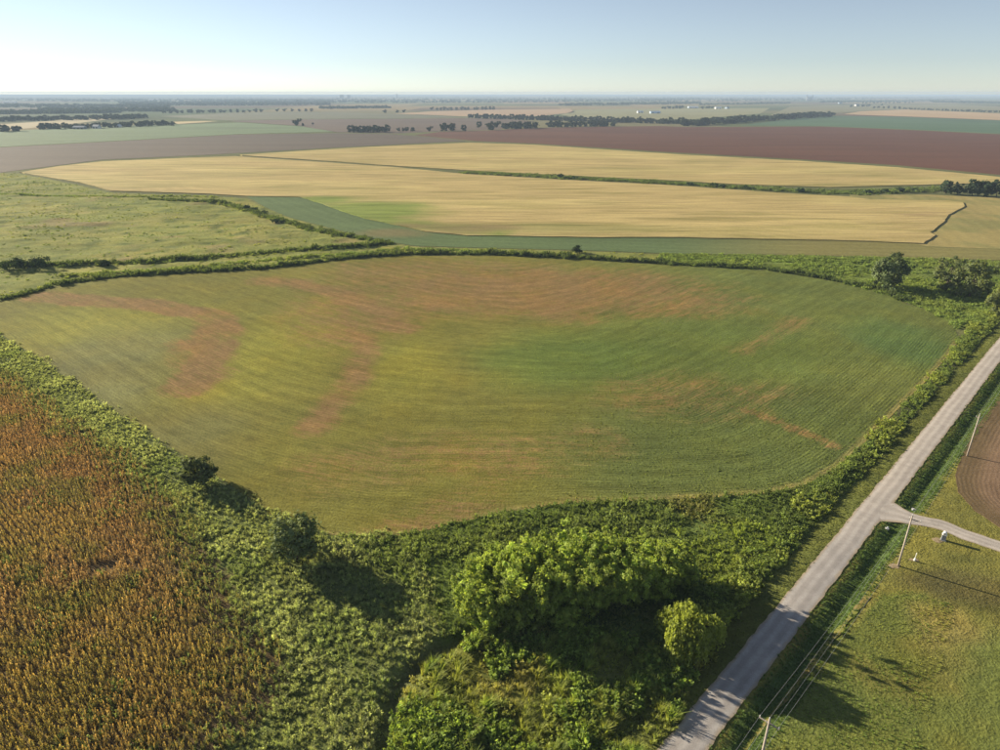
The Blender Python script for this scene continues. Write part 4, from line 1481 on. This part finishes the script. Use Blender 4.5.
scatter('sorghum_plants', x, y, SORG, tint, 0.72, 1.0, 'ripening golden brown sorghum in rows in the lower left corner', 'sorghum', gain=1.15)

# green weeds around the sorghum and the creek's left bank
x, y = poly_pts(P_WEEDS, 0.5)
d1, _ = dist_line(x, y, CREEK)
k = d1 > 0.8
x, y = x[k], y[k]
x = x + (fbm(x, y, 7, 98) - 0.5) * 5 + rng.normal(size=len(x)) * 0.6
y = y + (fbm(x, y, 7, 99) - 0.5) * 5 + rng.normal(size=len(x)) * 0.6
n1 = fbm(x, y, 7, 101); n2 = fbm(x, y, 18, 103)
tint = np.tile(np.array([0.145, 0.165, 0.072]), (len(x), 1))
tint = mixc(tint, (0.185, 0.205, 0.098), sstep(0.45, 0.7, n1))
tint = mixc(tint, (0.105, 0.14, 0.05), sstep(0.55, 0.75, n2) * 0.6)
tint *= (0.55 + 0.9 * rng.random(len(x)))[:, None]
scatter('tall_weeds', x, y, WEED + WEEDG + WEEDG, tint, 0.3, 1.05, 'tall grey-green weeds between the sorghum and the crop field', 'weeds', smul=0.5 + 0.7 * n1, gain=2.15)

# weed islands in the sorghum
x, y = poly_pts(P_SORG, 0.9)
n1 = fbm(x, y, 8, 107)
de0, _ = dist_line(x, y, GP(SORG_EDGE))
k = ((n1 > 0.66) | (rng.random(len(x)) < 0.85 * (1 - sstep(1, 12, de0)))) & (y > 35) & (np.abs(x) < 0.8 * y + 20)
x, y = x[k], y[k]
tint = np.array([0.13, 0.155, 0.06])[None, :] * (0.75 + 0.5 * rng.random(len(x)))[:, None]
scatter('weed_patches', x, y, WEED + WEEDG, tint, 0.4, 1.2, 'green weed patches growing up through the sorghum', 'weeds', gain=1.6)

# leaning tall grass right of the creek
x, y = poly_pts(P_GRASS, 0.62)
d1, _ = dist_line(x, y, CREEK)
k = d1 > 0.8
x, y = x[k], y[k]
x = x + (fbm(x, y, 6, 118) - 0.5) * 5; y = y + (fbm(x, y, 6, 119) - 0.5) * 5
n1 = fbm(x, y, 4, 111); n2 = fbm(x, y, 15, 113)
tint = np.tile(np.array([0.165, 0.185, 0.048]), (len(x), 1))
tint = mixc(tint, (0.20, 0.19, 0.06), sstep(0.5, 0.7, n2))
tint = mixc(tint, (0.10, 0.15, 0.03), sstep(0.55, 0.72, n1) * 0.8)
tint *= (0.75 + 0.5 * rng.random(len(x)))[:, None]
scatter('tall_grass', x, y, GRASS + GRASS + WEEDG + BROAD[:1] + WEED[:2], tint, 0.35, 1.3, 'tall yellow-green grass leaning over by the creek at the bottom', 'grass', rotz=0.5, smul=0.3 + 1.7 * n1 ** 1.5, gain=1.9)
k = fbm(x, y, 5, 117) > 0.57
tint2 = np.array([0.14, 0.19, 0.04])[None, :] * (0.8 + 0.4 * rng.random(k.sum()))[:, None]
scatter('creek_shrubs', x[k], y[k], BROAD + WEED, tint2, 0.5, 1.6, 'leafy yellow-green shrub growth mounded in the tall grass', 'shrubs', gain=1.6)

# valley growth round the thicket
x, y = poly_pts(P_VALLEY, 0.75)
n1 = fbm(x, y, 8, 121); n2 = fbm(x, y, 20, 123)
inb = inside(x, y, P_BRIGHT)
tint = np.tile(np.array([0.105, 0.142, 0.04]), (len(x), 1))
tint = mixc(tint, (0.14, 0.175, 0.055), sstep(0.45, 0.7, n1))
tint = mixc(tint, (0.17, 0.16, 0.06), sstep(0.62, 0.75, n2) * 0.7)
tint[inb] = np.array([0.175, 0.215, 0.045])
tint *= (0.75 + 0.5 * rng.random(len(x)))[:, None]
s_, a_ = road_sv(x, y)
k = s_ < -ROAD_HW - 4.6
scatter('valley_scrub', x[k], y[k], BROAD[:1] + WEEDG + GRASS[:1] + WEED[:2], tint[k], 0.55, 1.25, 'low green scrub around the thicket up to the field edge', 'scrub', smul=0.4 + 0.8 * n1[k], gain=1.65)

# hedge along the road
aa = np.arange(-60, 420, 0.55)
hx, hy = [], []
for q in aa:
    for j in range(7):
        sx = -ROAD_HW - 4.4 - rng.random() ** 1.4 * 6.0
        p = road_pt(sx, q + rng.random() * 0.8)
        hx.append(p[0]); hy.append(p[1])
hx, hy = np.array(hx), np.array(hy)
k = ~inside(hx, hy, P_MAIN)
hx, hy = hx[k], hy[k]
n1 = fbm(hx, hy, 6, 131)
k = rng.random(len(hx)) < 0.25 + 1.1 * sstep(0.3, 0.6, fbm(hx, hy, 11, 137))
hx, hy, n1 = hx[k], hy[k], n1[k]
tint = mixc(np.tile(np.array([0.115, 0.15, 0.038]), (len(hx), 1)), (0.16, 0.185, 0.042), sstep(0.4, 0.65, n1))
tint *= (0.75 + 0.5 * rng.random(len(hx)))[:, None]
scatter('roadside_scrub', hx, hy, BROAD + WEEDG, tint, 0.45, 1.3, 'line of yellow-green scrub between the crop field and the road verge', 'scrub', smul=0.35 + 1.2 * n1, gain=1.9)

# ditch grass on the right of the road
dx, dy = [], []
for q in np.arange(-80, 330, 0.34):
    for j in range(10):
        p = road_pt(ROAD_HW - 0.1 + rng.random() ** 0.8 * 5.9, q + rng.random() * 0.4)
        dx.append(p[0]); dy.append(p[1])
dx, dy = np.array(dx), np.array(dy)
dd, _ = dist_line(dx, dy, DRIVE)
k = dd > 3.2
dx, dy = dx[k], dy[k]
n1 = fbm(dx, dy, 5, 141)
tint = mixc(np.tile(np.array([0.10, 0.15, 0.042]), (len(dx), 1)), (0.15, 0.185, 0.05), sstep(0.45, 0.7, n1)) * (0.75 + 0.5 * rng.random(len(dx)))[:, None]
scatter('ditch_grass', dx, dy, SHORT, tint, 0.55, 1.1, 'lush dark green grass in the ditch right of the road', 'grass', gain=1.2)

# verge and lawn tufts
vx, vy = [], []
for q in np.arange(-80, 420, 0.5):
    for j in range(7):
        p = road_pt(-ROAD_HW + 0.25 - rng.random() * 4.8, q + rng.random() * 0.5)
        vx.append(p[0]); vy.append(p[1])
vx, vy = np.array(vx), np.array(vy)
tint = np.array([0.125, 0.14, 0.036])[None, :] * (0.7 + 0.6 * rng.random(len(vx)))[:, None]
scatter('verge_grass', vx, vy, SHORT, tint, 0.35, 0.8, 'short dry-green verge grass along the left of the road', 'grass')
x, y = poly_pts(P_CUT, 0.5)
s_, a_ = road_sv(x, y)
dtr, _ = dist_line(x, y, GP([(868, 596), (830, 640), (795, 685), (770, 712), (720, 775)]))
k = (s_ > ROAD_HW + 5.0) & (np.abs(x) < 0.8 * y + 6) & (y > 40) & (dtr > 1.1)
x, y = x[k], y[k]
n1 = fbm(x, y, 5, 151); n2 = fbm(x, y, 12, 43)
tint = mixc(np.tile(np.array([0.105, 0.135, 0.034]), (len(x), 1)), (0.165, 0.16, 0.045), sstep(0.5, 0.7, n2)) * (0.75 + 0.5 * rng.random(len(x)))[:, None]
scatter('rough_lawn', x, y, SHORT, tint, 0.3, 0.85, 'rough uncut lawn grass in the lower right corner', 'grass', smul=0.5 + 0.9 * n1, gain=2.0)

# weedy bank and rough pasture behind the field
x, y = poly_pts(np.vstack([P_PASTURE]), 1.9)
k = np.abs(x) < 0.8 * y + 10
x, y = x[k], y[k]
n1 = fbm(x * 0.5, y, 16, 161); n2 = fbm(x, y, 40, 163)
de, _ = dist_line(x, y, P_MAIN, True)
edge = 1 - sstep(2, 16, de)
rid = np.zeros(len(x))
for L in RIDGES:
    d_, _ = dist_line(x, y + (fbm(x, y, 20, 167) - 0.5) * 5, L)
    rid = np.maximum(rid, 1 - sstep(1.5, 5.0, d_))
k = rng.random(len(x)) < 0.07 + 0.35 * sstep(0.5, 0.75, n1) + 0.9 * rid + 0.5 * edge
x, y, n1, n2, edge, rid = x[k], y[k], n1[k], n2[k], edge[k], rid[k]
tint = mixc(np.tile(np.array([0.13, 0.165, 0.045]), (len(x), 1)), (0.19, 0.20, 0.05), sstep(0.4, 0.65, n2))
tint = mixc(tint, (0.075, 0.11, 0.033), np.maximum(sstep(0.6, 0.75, n1) * 0.5, rid * 0.6))
tint *= (0.75 + 0.5 * rng.random(len(x)))[:, None]
scatter('pasture_scrub', x, y, BROAD + WEED, tint, 0.35, 0.9, 'tussocks and low scrub over the rough pasture on the left', 'scrub', zs=0.65, gain=2.1, smul=1 + 1.1 * rid + 0.5 * edge)

x, y = poly_pts(P_STRIP_E, 1.2)
n1 = fbm(x * 0.5, y, 14, 171)
k = n1 + 0.2 * rng.random(len(x)) > 0.5
x, y, n1 = x[k], y[k], n1[k]
tint = mixc(np.tile(np.array([0.125, 0.165, 0.045]), (len(x), 1)), (0.15, 0.185, 0.048), sstep(0.5, 0.7, fbm(x, y, 12, 173)))
tint *= (0.75 + 0.5 * rng.random(len(x)))[:, None]
s_, a_ = road_sv(x, y)
k = s_ < -ROAD_HW - 4.5
scatter('bank_scrub', x[k], y[k], BROAD + WEEDG, tint[k], 0.5, 1.5, 'bright green scrub on the bank under the corner trees', 'scrub', zs=0.7, gain=2.0)

ex, ey = [], []
mt_line = GP([(px, py - 1.0) for px, py in MAIN_TOP[:15]])
for L_, wd in ((mt_line, 1.3), (RIDGES[0], 1.6), (RIDGES[2], 1.8)):
    for i in range(len(L_) - 1):
        for q in np.linspace(0, 1, max(2, int(np.linalg.norm(L_[i + 1] - L_[i]) / 0.42))):
            p = L_[i] * (1 - q) + L_[i + 1] * q
            ex.append(p[0] + rng.normal() * wd); ey.append(p[1] + rng.normal() * wd + wd)
ex, ey = np.array(ex), np.array(ey)
k = ~inside(ex, ey, P_MAIN)
ex, ey = ex[k], ey[k]
tint = np.array([0.10, 0.135, 0.042])[None, :] * (0.7 + 0.6 * rng.random(len(ex)))[:, None]
scatter('bank_weeds', ex, ey, BROAD, tint, 0.7, 1.6, 'winding line of tall weeds along the far edge of the crop field', 'weeds', zs=1.2, gain=1.2, smul=0.6 + 0.8 * fbm(ex, ey, 12, 191))

# drain between the wheat fields
dl = GP([(466, 170.5), (568, 176), (670, 182), (796, 191.3), (850, 193.5), (949, 191.5)])
x = []; y = []
for i in range(len(dl) - 1):
    for q in np.linspace(0, 1, int(np.linalg.norm(dl[i + 1] - dl[i]) / 1.2)):
        for j in range(3):
            p = dl[i] * (1 - q) + dl[i + 1] * q
            x.append(p[0] + rng.normal() * 4); y.append(p[1] + rng.normal() * 6)
x, y = np.array(x), np.array(y)
k = ~inside(x, y, GP(WL)) & ~inside(x, y, GP(WU))
x, y = x[k], y[k]
tint = np.array([0.12, 0.155, 0.045])[None, :] * (0.6 + 0.8 * rng.random(len(x)))[:, None]
scatter('drain_grass', x, y, BROAD, tint, 1.6, 3.4, 'green grass in the drain between the two wheat fields', 'grass', zs=0.55, gain=1.5)

# bean plants in the thick stand of the main field
x, y = poly_pts(P_MAIN, 0.92)
ph = main_phase(x, y)
dens = sstep(0.0, 0.35, x / y) * 0.95
dens *= 1 - sstep(190, 290, y)
sc_ = main_col(x, y)
green = sc_[:, 1] / sc_[:, 0]
k = (rng.random(len(x)) < dens)
x, y = x[k], y[k]
d, _ = dist_line(x, y, EDGE_BR)
snap = np.round(d / 0.92) * 0.92
eps = 0.05
gxd = (dist_line(x + eps, y, EDGE_BR)[0] - d) / eps; gyd = (dist_line(x, y + eps, EDGE_BR)[0] - d) / eps
x = x + gxd * (snap - d); y = y + gyd * (snap - d)
tint = main_col(x, y) * 1.9 * (0.75 + 0.5 * rng.random(len(x)))[:, None]
scatter('bean_plants', x, y, BEAN, tint, 0.4, 0.75, 'low leafy crop plants standing in curved rows in the centre field', 'crop', z=np.full(len(x), 0.08), tilt=0.2)

# short tufted lines where the rows turn
tx, ty = [], []
for px, py in [(459, 360), (449, 369), (468, 351), (433, 390), (428, 396), (417, 409), (412, 417), (410, 428), (403, 439), (393, 447), (386, 456), (383, 465)]:
    for q in np.linspace(-7, 7, 22):
        p = G(px + q + rng.normal() * 0.3, py + q * 0.1 + rng.normal() * 0.25)
        tx.append(p[0]); ty.append(p[1])
tint = np.array([0.22, 0.2, 0.06])[None, :] * (0.7 + 0.6 * rng.random(len(tx)))[:, None]
scatter('row_end_tufts', np.array(tx), np.array(ty), WEED, tint, 0.10, 0.22, 'short dark tufted lines across the middle of the crop field', 'weeds', z=np.full(len(tx), 0.05))

# ------------------------------------------------------------------ power line
def power_pole(px, py, label, first=False, arm='both'):
    x, y = G(px, py)
    z = h1(x, y)
    root = empty('power_pole', (x, y, z))
    root.rotation_euler = (0, 0, math.atan2(nrm[1], nrm[0]))       # x axis across the line
    tag(root, label, 'power pole', 'poles of the roadside power line')
    MB().tube([(0, 0, -0.4), (0, 0, 4), (0, 0, 11.0)], [0.19, 0.165, 0.12], 10).build('pole', M['pole'], root, True)
    x0, x1 = {'both': (-1.25, 1.25), 'right': (-0.35, 1.5), 'small': (-0.6, 0.6)}[arm]
    arm_o = MB().box(((x0 + x1) / 2, 0.17, 10.2), (x1 - x0, 0.12, 0.14)).build('crossarm', M['pole'], root)
    for xx in (x0 + 0.08, x1 - 0.08):
        ins = MB().tube([(xx, 0.17, 10.27), (xx, 0.17, 10.36), (xx, 0.17, 10.40), (xx, 0.17, 10.55)], [0.03, 0.03, 0.09, 0.055], 8)
        ins.build('insulator', M['ceramic'], arm_o, True)
    MB().tube([(0, 0, 11.0), (0, 0, 11.1), (0, 0, 11.14), (0, 0, 11.3)], [0.03, 0.03, 0.10, 0.06], 8).build('insulator', M['ceramic'], root, True)
    for sx in (-1, 1):
        xe = (x1 if sx > 0 else x0) * 0.62
        MB().tube([(sx * 0.1, 0.13, 9.5), (xe, 0.17, 10.14)], 0.025, 5).build('brace', M['iron'], root)
    if arm == 'both':
        MB().tube([(0.2, -0.12, 8.2), (0.2, -0.12, 9.0)], [0.17, 0.17], 10).build('transformer', M['galv'], root) if False else None
    return root, Vector((x, y, z)), x0 + 0.08, x1 - 0.08


Abase = G(770, 718, 11.2)
# pole A's foot lies just below the frame: invert its top position
def px_of(x, y, z=0.0):
    fw = y * CP - (z - H) * SP
    up = y * SP + (z - H) * CP
    return 500 + F * x / fw, 375 - F * up / fw


pa = px_of(Abase[0], Abase[1])
poles = []
for (px, py), lab, arm in ((pa, 'nearest power pole with crossarm, cut by the bottom edge of the picture', 'both'),
                           ((898, 566), 'weathered power pole on the lawn just below the driveway', 'right'),
                           ((967, 456), 'farthest power pole at the edge of the ploughed field', 'small')):
    poles.append(power_pole(px, py, lab, arm=arm))
P3 = [p[1] for p in poles]
across3 = Vector((nrm[0], nrm[1], 0))
along3 = Vector((dirv[0], dirv[1], 0))
chain = [P3[0] + (P3[0] - P3[1])] + P3 + [P3[2] + (P3[2] - P3[1])]
arms = [poles[0]] + poles + [poles[2]]
for wname, offs, ztop in (('left outer', 2, 10.56), ('top', None, 11.31), ('right outer', 3, 10.56)):
    pts = []
    ends = []
    for c, pl in zip(chain, arms):
        o = 0.0 if offs is None else pl[offs]
        e = Vector((c.x, c.y, pl[1].z + ztop)) + across3 * o + along3 * (0.17 if offs is not None else 0)
        ends.append(e)
    for i in range(len(ends) - 1):
        for k in range(16):
            q = k / 16
            p = ends[i].lerp(ends[i + 1], q); p.z -= 0.9 * 4 * q * (1 - q)
            pts.append(p)
    pts.append(ends[-1])
    w = MB().tube(pts, 0.011, 5).build('power_line_wire', M['wire'])
    tag(w, {'left outer': 'thin wire nearest the road strung along the power poles', 'top': 'thin wire over the pole tops of the roadside line',
            'right outer': 'thin wire farthest from the road strung along the power poles'}[wname], 'wire', 'wires of the roadside power line')
# neutral wire lower on the pole
pts = []
for i in range(len(chain) - 1):
    for k in range(16):
        q = k / 16
        p = chain[i].lerp(chain[i + 1], q) + Vector((0, 0, 9.3 - 0.9 * 4 * q * (1 - q))) + across3 * 0.16
        pts.append(p)
tag(MB().tube(pts, 0.010, 5).build('power_line_wire', M['wire']), 'lowest thin wire below the crossarms of the roadside poles', 'wire', 'wires of the roadside power line')

# bare soil round the middle pole's foot
def soil_patch(px, py, rx, ry, label, seed):
    x, y = G(px, py)
    r = random.Random(seed)
    n = 22
    V = [(x, y, h1(x, y) + 0.10)]
    for k in range(n):
        a = 2 * math.pi * k / n
        q = 0.7 + 0.5 * r.random()
        xx, yy = x + math.cos(a) * rx * q, y + math.sin(a) * ry * q
        V.append((xx, yy, h1(xx, yy) + 0.03))
    Fc = [(0, 1 + k, 1 + (k + 1) % n) for k in range(n)]
    o = obj('bare_soil', np_mesh('bare_soil', V, Fc, True), M['soil'])
    tag(o, label, kind='structure')


soil_patch(894, 566, 1.3, 0.7, 'bare sandy soil at the foot of the middle power pole', 1)
soil_patch(938, 540, 1.2, 0.8, 'bare sandy soil beside the mailbox pillar', 2)
soil_patch(914, 560, 0.9, 0.5, 'bare soil round the small white post', 3)

# mailbox pillar
x, y = G(943, 540)
root = empty('mailbox_pillar', (x, y, h1(x, y)), math.atan2(nrm[1], nrm[0]) + 0.2)
tag(root, 'grey stone mailbox pillar with a white rounded top beside the driveway', 'mailbox')
MB().box((0, 0, 0.02), (0.95, 0.95, 0.24)).build('base', M['stone'], root)
pil = MB()
pil.box((0, 0, 0.70), (0.72, 0.72, 1.12))
pil.build('pillar', M['stone'], root)
MB().box((0, 0, 1.305), (0.86, 0.86, 0.09)).build('cap', M['concrete'], root)
prof = [(-0.30, 1.352), (0.30, 1.352), (0.30, 1.62)] + [(0.30 * math.cos(a), 1.62 + 0.30 * math.sin(a)) for a in np.linspace(0.2, math.pi - 0.2, 9)] + [(-0.30, 1.62)]
mbx = MB().prism(prof, -0.36, 0.36).build('mailbox', M['white'], root)
MB().box((0, -0.375, 1.56), (0.44, 0.025, 0.36)).build('door', M['galv'], mbx)
MB().box((0.318, 0.1, 1.72), (0.02, 0.06, 0.26)).build('flag', M['iron'], mbx)

# small white marker post near the pole
x, y = G(914.5, 561)
root = empty('marker_post', (x, y, h1(x, y)), 0.4)
tag(root, 'small white tapered marker post right of the middle power pole', 'post')
MB().tube([(0, 0, -0.1), (0, 0, 0.45), (0, 0, 0.62)], [0.2, 0.17, 0.1], 12).build('base', M['white'], root, True)
MB().tube([(0, 0, 0.6), (0, 0, 1.75), (0, 0, 1.8)], [0.075, 0.06, 0.03], 10).build('post', M['white'], root, True)

# culvert ends under the driveway
for (px, py, lab, rz) in ((887, 528, 'white-rimmed culvert pipe end in the ditch below the driveway', 0), (914, 507.5, 'dark culvert pipe end in the ditch above the driveway', math.pi)):
    x, y = G(px, py)
    root = empty('culvert_pipe', (x, y, h1(x, y) + 0.2), math.atan2(dirv[1], dirv[0]) + rz, 0.5)
    tag(root, lab, 'culvert', 'culvert under the driveway')
    n = 16
    ring = MB()
    for k in range(n):
        a0, a1 = 2 * math.pi * k / n, 2 * math.pi * (k + 1) / n
        b = len(ring.v)
        for xx in (-0.5, 1.6):
            for rr in (0.42, 0.33):
                for a in (a0, a1):
                    ring.v.append((xx, math.cos(a) * rr, math.sin(a) * rr))
        ring.f += [(b, b + 1, b + 5, b + 4), (b + 2, b + 6, b + 7, b + 3), (b, b + 2, b + 3, b + 1), (b + 4, b + 5, b + 7, b + 6)]
    ring.build('pipe', M['galv'], root)
    hw = MB()
    hw.box((0.1, 0.55, -0.02), (0.2, 0.3, 0.75)); hw.box((0.1, -0.55, -0.02), (0.2, 0.3, 0.75)); hw.box((0.1, 0, 0.49), (0.24, 1.4, 0.12))
    hw.build('headwall', M['concrete'], root)

# ------------------------------------------------------------------ far buildings
def barn(px, py, L, W, Hh, rise, rot, wallm, roofm, label, name='farm_shed', cat='shed', ndoor=2, dist=None):
    x, y = G(px, py)
    if dist:
        k = dist / math.hypot(x, y); x, y = x * k, y * k
    root = empty(name, (x, y, 0), rot)
    tag(root, label, cat)
    MB().box((0, 0, Hh / 2), (L, W, Hh)).build('wall', wallm, root)
    rf = MB()
    rf.v = [(-L / 2 - .5, -W / 2 - .5, Hh + .02), (L / 2 + .5, -W / 2 - .5, Hh + .02), (L / 2 + .5, W / 2 + .5, Hh + .02), (-L / 2 - .5, W / 2 + .5, Hh + .02),
            (-L / 2 - .5, 0, Hh + rise), (L / 2 + .5, 0, Hh + rise)]
    rf.f = [(0, 1, 5, 4), (2, 3, 4, 5), (0, 4, 3), (1, 2, 5), (0, 3, 2, 1)]
    rf.build('roof', roofm, root)
    for i in range(ndoor):
        xx = -L / 2 + L * (i + 0.5) / ndoor
        MB().box((xx, -W / 2 - 0.06, Hh * 0.36), (min(5, L / ndoor * 0.5), 0.16, Hh * 0.7)).build('door', M['dark'], root)
    return root


barn(640, 110.9, 26, 14, 5, 3.5, 0.15, M['white'], M['roofwhite'], 'long pale shed at the left of the two blue-white sheds')
barn(655, 111.6, 44, 18, 6, 4, 0.1, M['bluewall'], M['bluewall'], 'long pale blue roofed shed beside the tree belt')
barn(693, 106.6, 60, 22, 6, 4, 0.05, M['bluewall'], M['roofwhite'], 'distant long blue-grey shed beyond the pale field')
barn(718, 107.6, 34, 18, 6, 4, 0.1, M['white'], M['roofwhite'], 'distant white shed at the far side of the green field')
barn(727, 107.7, 22, 16, 7, 5, 0.6, M['bluewall'], M['roofgrey'], 'distant dark grey barn right of the white shed')
barn(857, 107.0, 30, 16, 7, 5, 0.2, M['white'], M['roofgrey'], 'white barn with grey roof by trees near the right horizon', 'barn', 'barn')
barn(840, 104.4, 30, 16, 6, 4, 0.2, M['bluewall'], M['roofgrey'], 'tiny bluish barn left of the white barn')
barn(80, 131.5, 30, 12, 4.5, 3, -0.15, M['stone'], M['roofgrey'], 'long grey roofed farm building among the farmstead trees', 'farm_building', 'building', 3)
barn(97, 130.5, 18, 10, 5, 4, -0.3, M['white'], M['roofgrey'], 'small pale farmhouse among the farmstead trees', 'farmhouse', 'house', 2)
barn(118, 128.8, 16, 10, 4, 3, -0.2, M['white'], M['roofwhite'], 'white outbuilding at the right of the farmstead trees', 'farm_building', 'building', 2)
for i, (px, py) in enumerate([(107, 100.6), (154, 101), (10, 107)]):
    barn(px, py, 120, 30, 9, 4, -0.1, M['roofwhite'], M['roofwhite'], ['pale long warehouse on the hazy left horizon', 'second pale warehouse right of the long one in the haze', 'pale warehouse at the left edge in the haze'][i], 'warehouse', 'warehouse', 3)

# grain elevator on the horizon
p = np.array(G(810, 97)); p = p / np.linalg.norm(p) * 9500
root = empty('grain_elevator', (p[0], p[1], 0), -0.4)
tag(root, 'pale twin-towered grain elevator on the right part of the horizon', 'grain elevator')
for k in range(6):
    MB().tube([(-30 + k * 12, 0, 0), (-30 + k * 12, 0, 38)], 5.9, 14).build('silo', M['concrete'], root, True)
for k in (0, 5):
    MB().box((-30 + k * 12, 0, 50), (13, 10, 23.9)).build('headhouse', M['concrete'], root)
MB().box((0, 0, 40.1), (46.8, 8, 4)).build('gallery', M['concrete'], root)
# city towers in the haze
for i, (px, w, hh) in enumerate([(342, 60, 58), (349, 50, 55), (397, 16, 76)]):
    p = np.array(G(px, 97)); p = p / np.linalg.norm(p) * 12000
    root = empty('tower_block', (p[0], p[1], 0), 0.1)
    tag(root, ['left wide tower block faint on the horizon', 'right wide tower block faint on the horizon', 'slender tower faint on the horizon'][i], 'tower')
    MB().box((0, 0, hh / 2), (w, 24 if w > 20 else 14, hh)).build('wall', M['roofgrey'], root)
    MB().box((0, 0, hh + 1.6), (w * 0.5, 10, 3)).build('roof', M['concrete'], root)

# ------------------------------------------------------------------ air
hz = NT('hazy_air')
pv = hz.n('ShaderNodeVolumePrincipled')
pv.inputs['Color'].default_value = (0.42, 0.55, 0.74, 1)
pv.inputs['Density'].default_value = HAZE_DENSITY
pv.inputs['Anisotropy'].default_value = 0.0
hz.l(pv.outputs[0], hz.out.inputs['Volume'])
S2 = FAR * 2 + 40000
o = MB().box((0, 0, 45.5), (S2 * 2, S2 * 2, 97)).build('haze', hz.m)
tag(o, 'pale haze thickening towards the horizon', kind='stuff')
print('objects', len(bpy.data.objects))
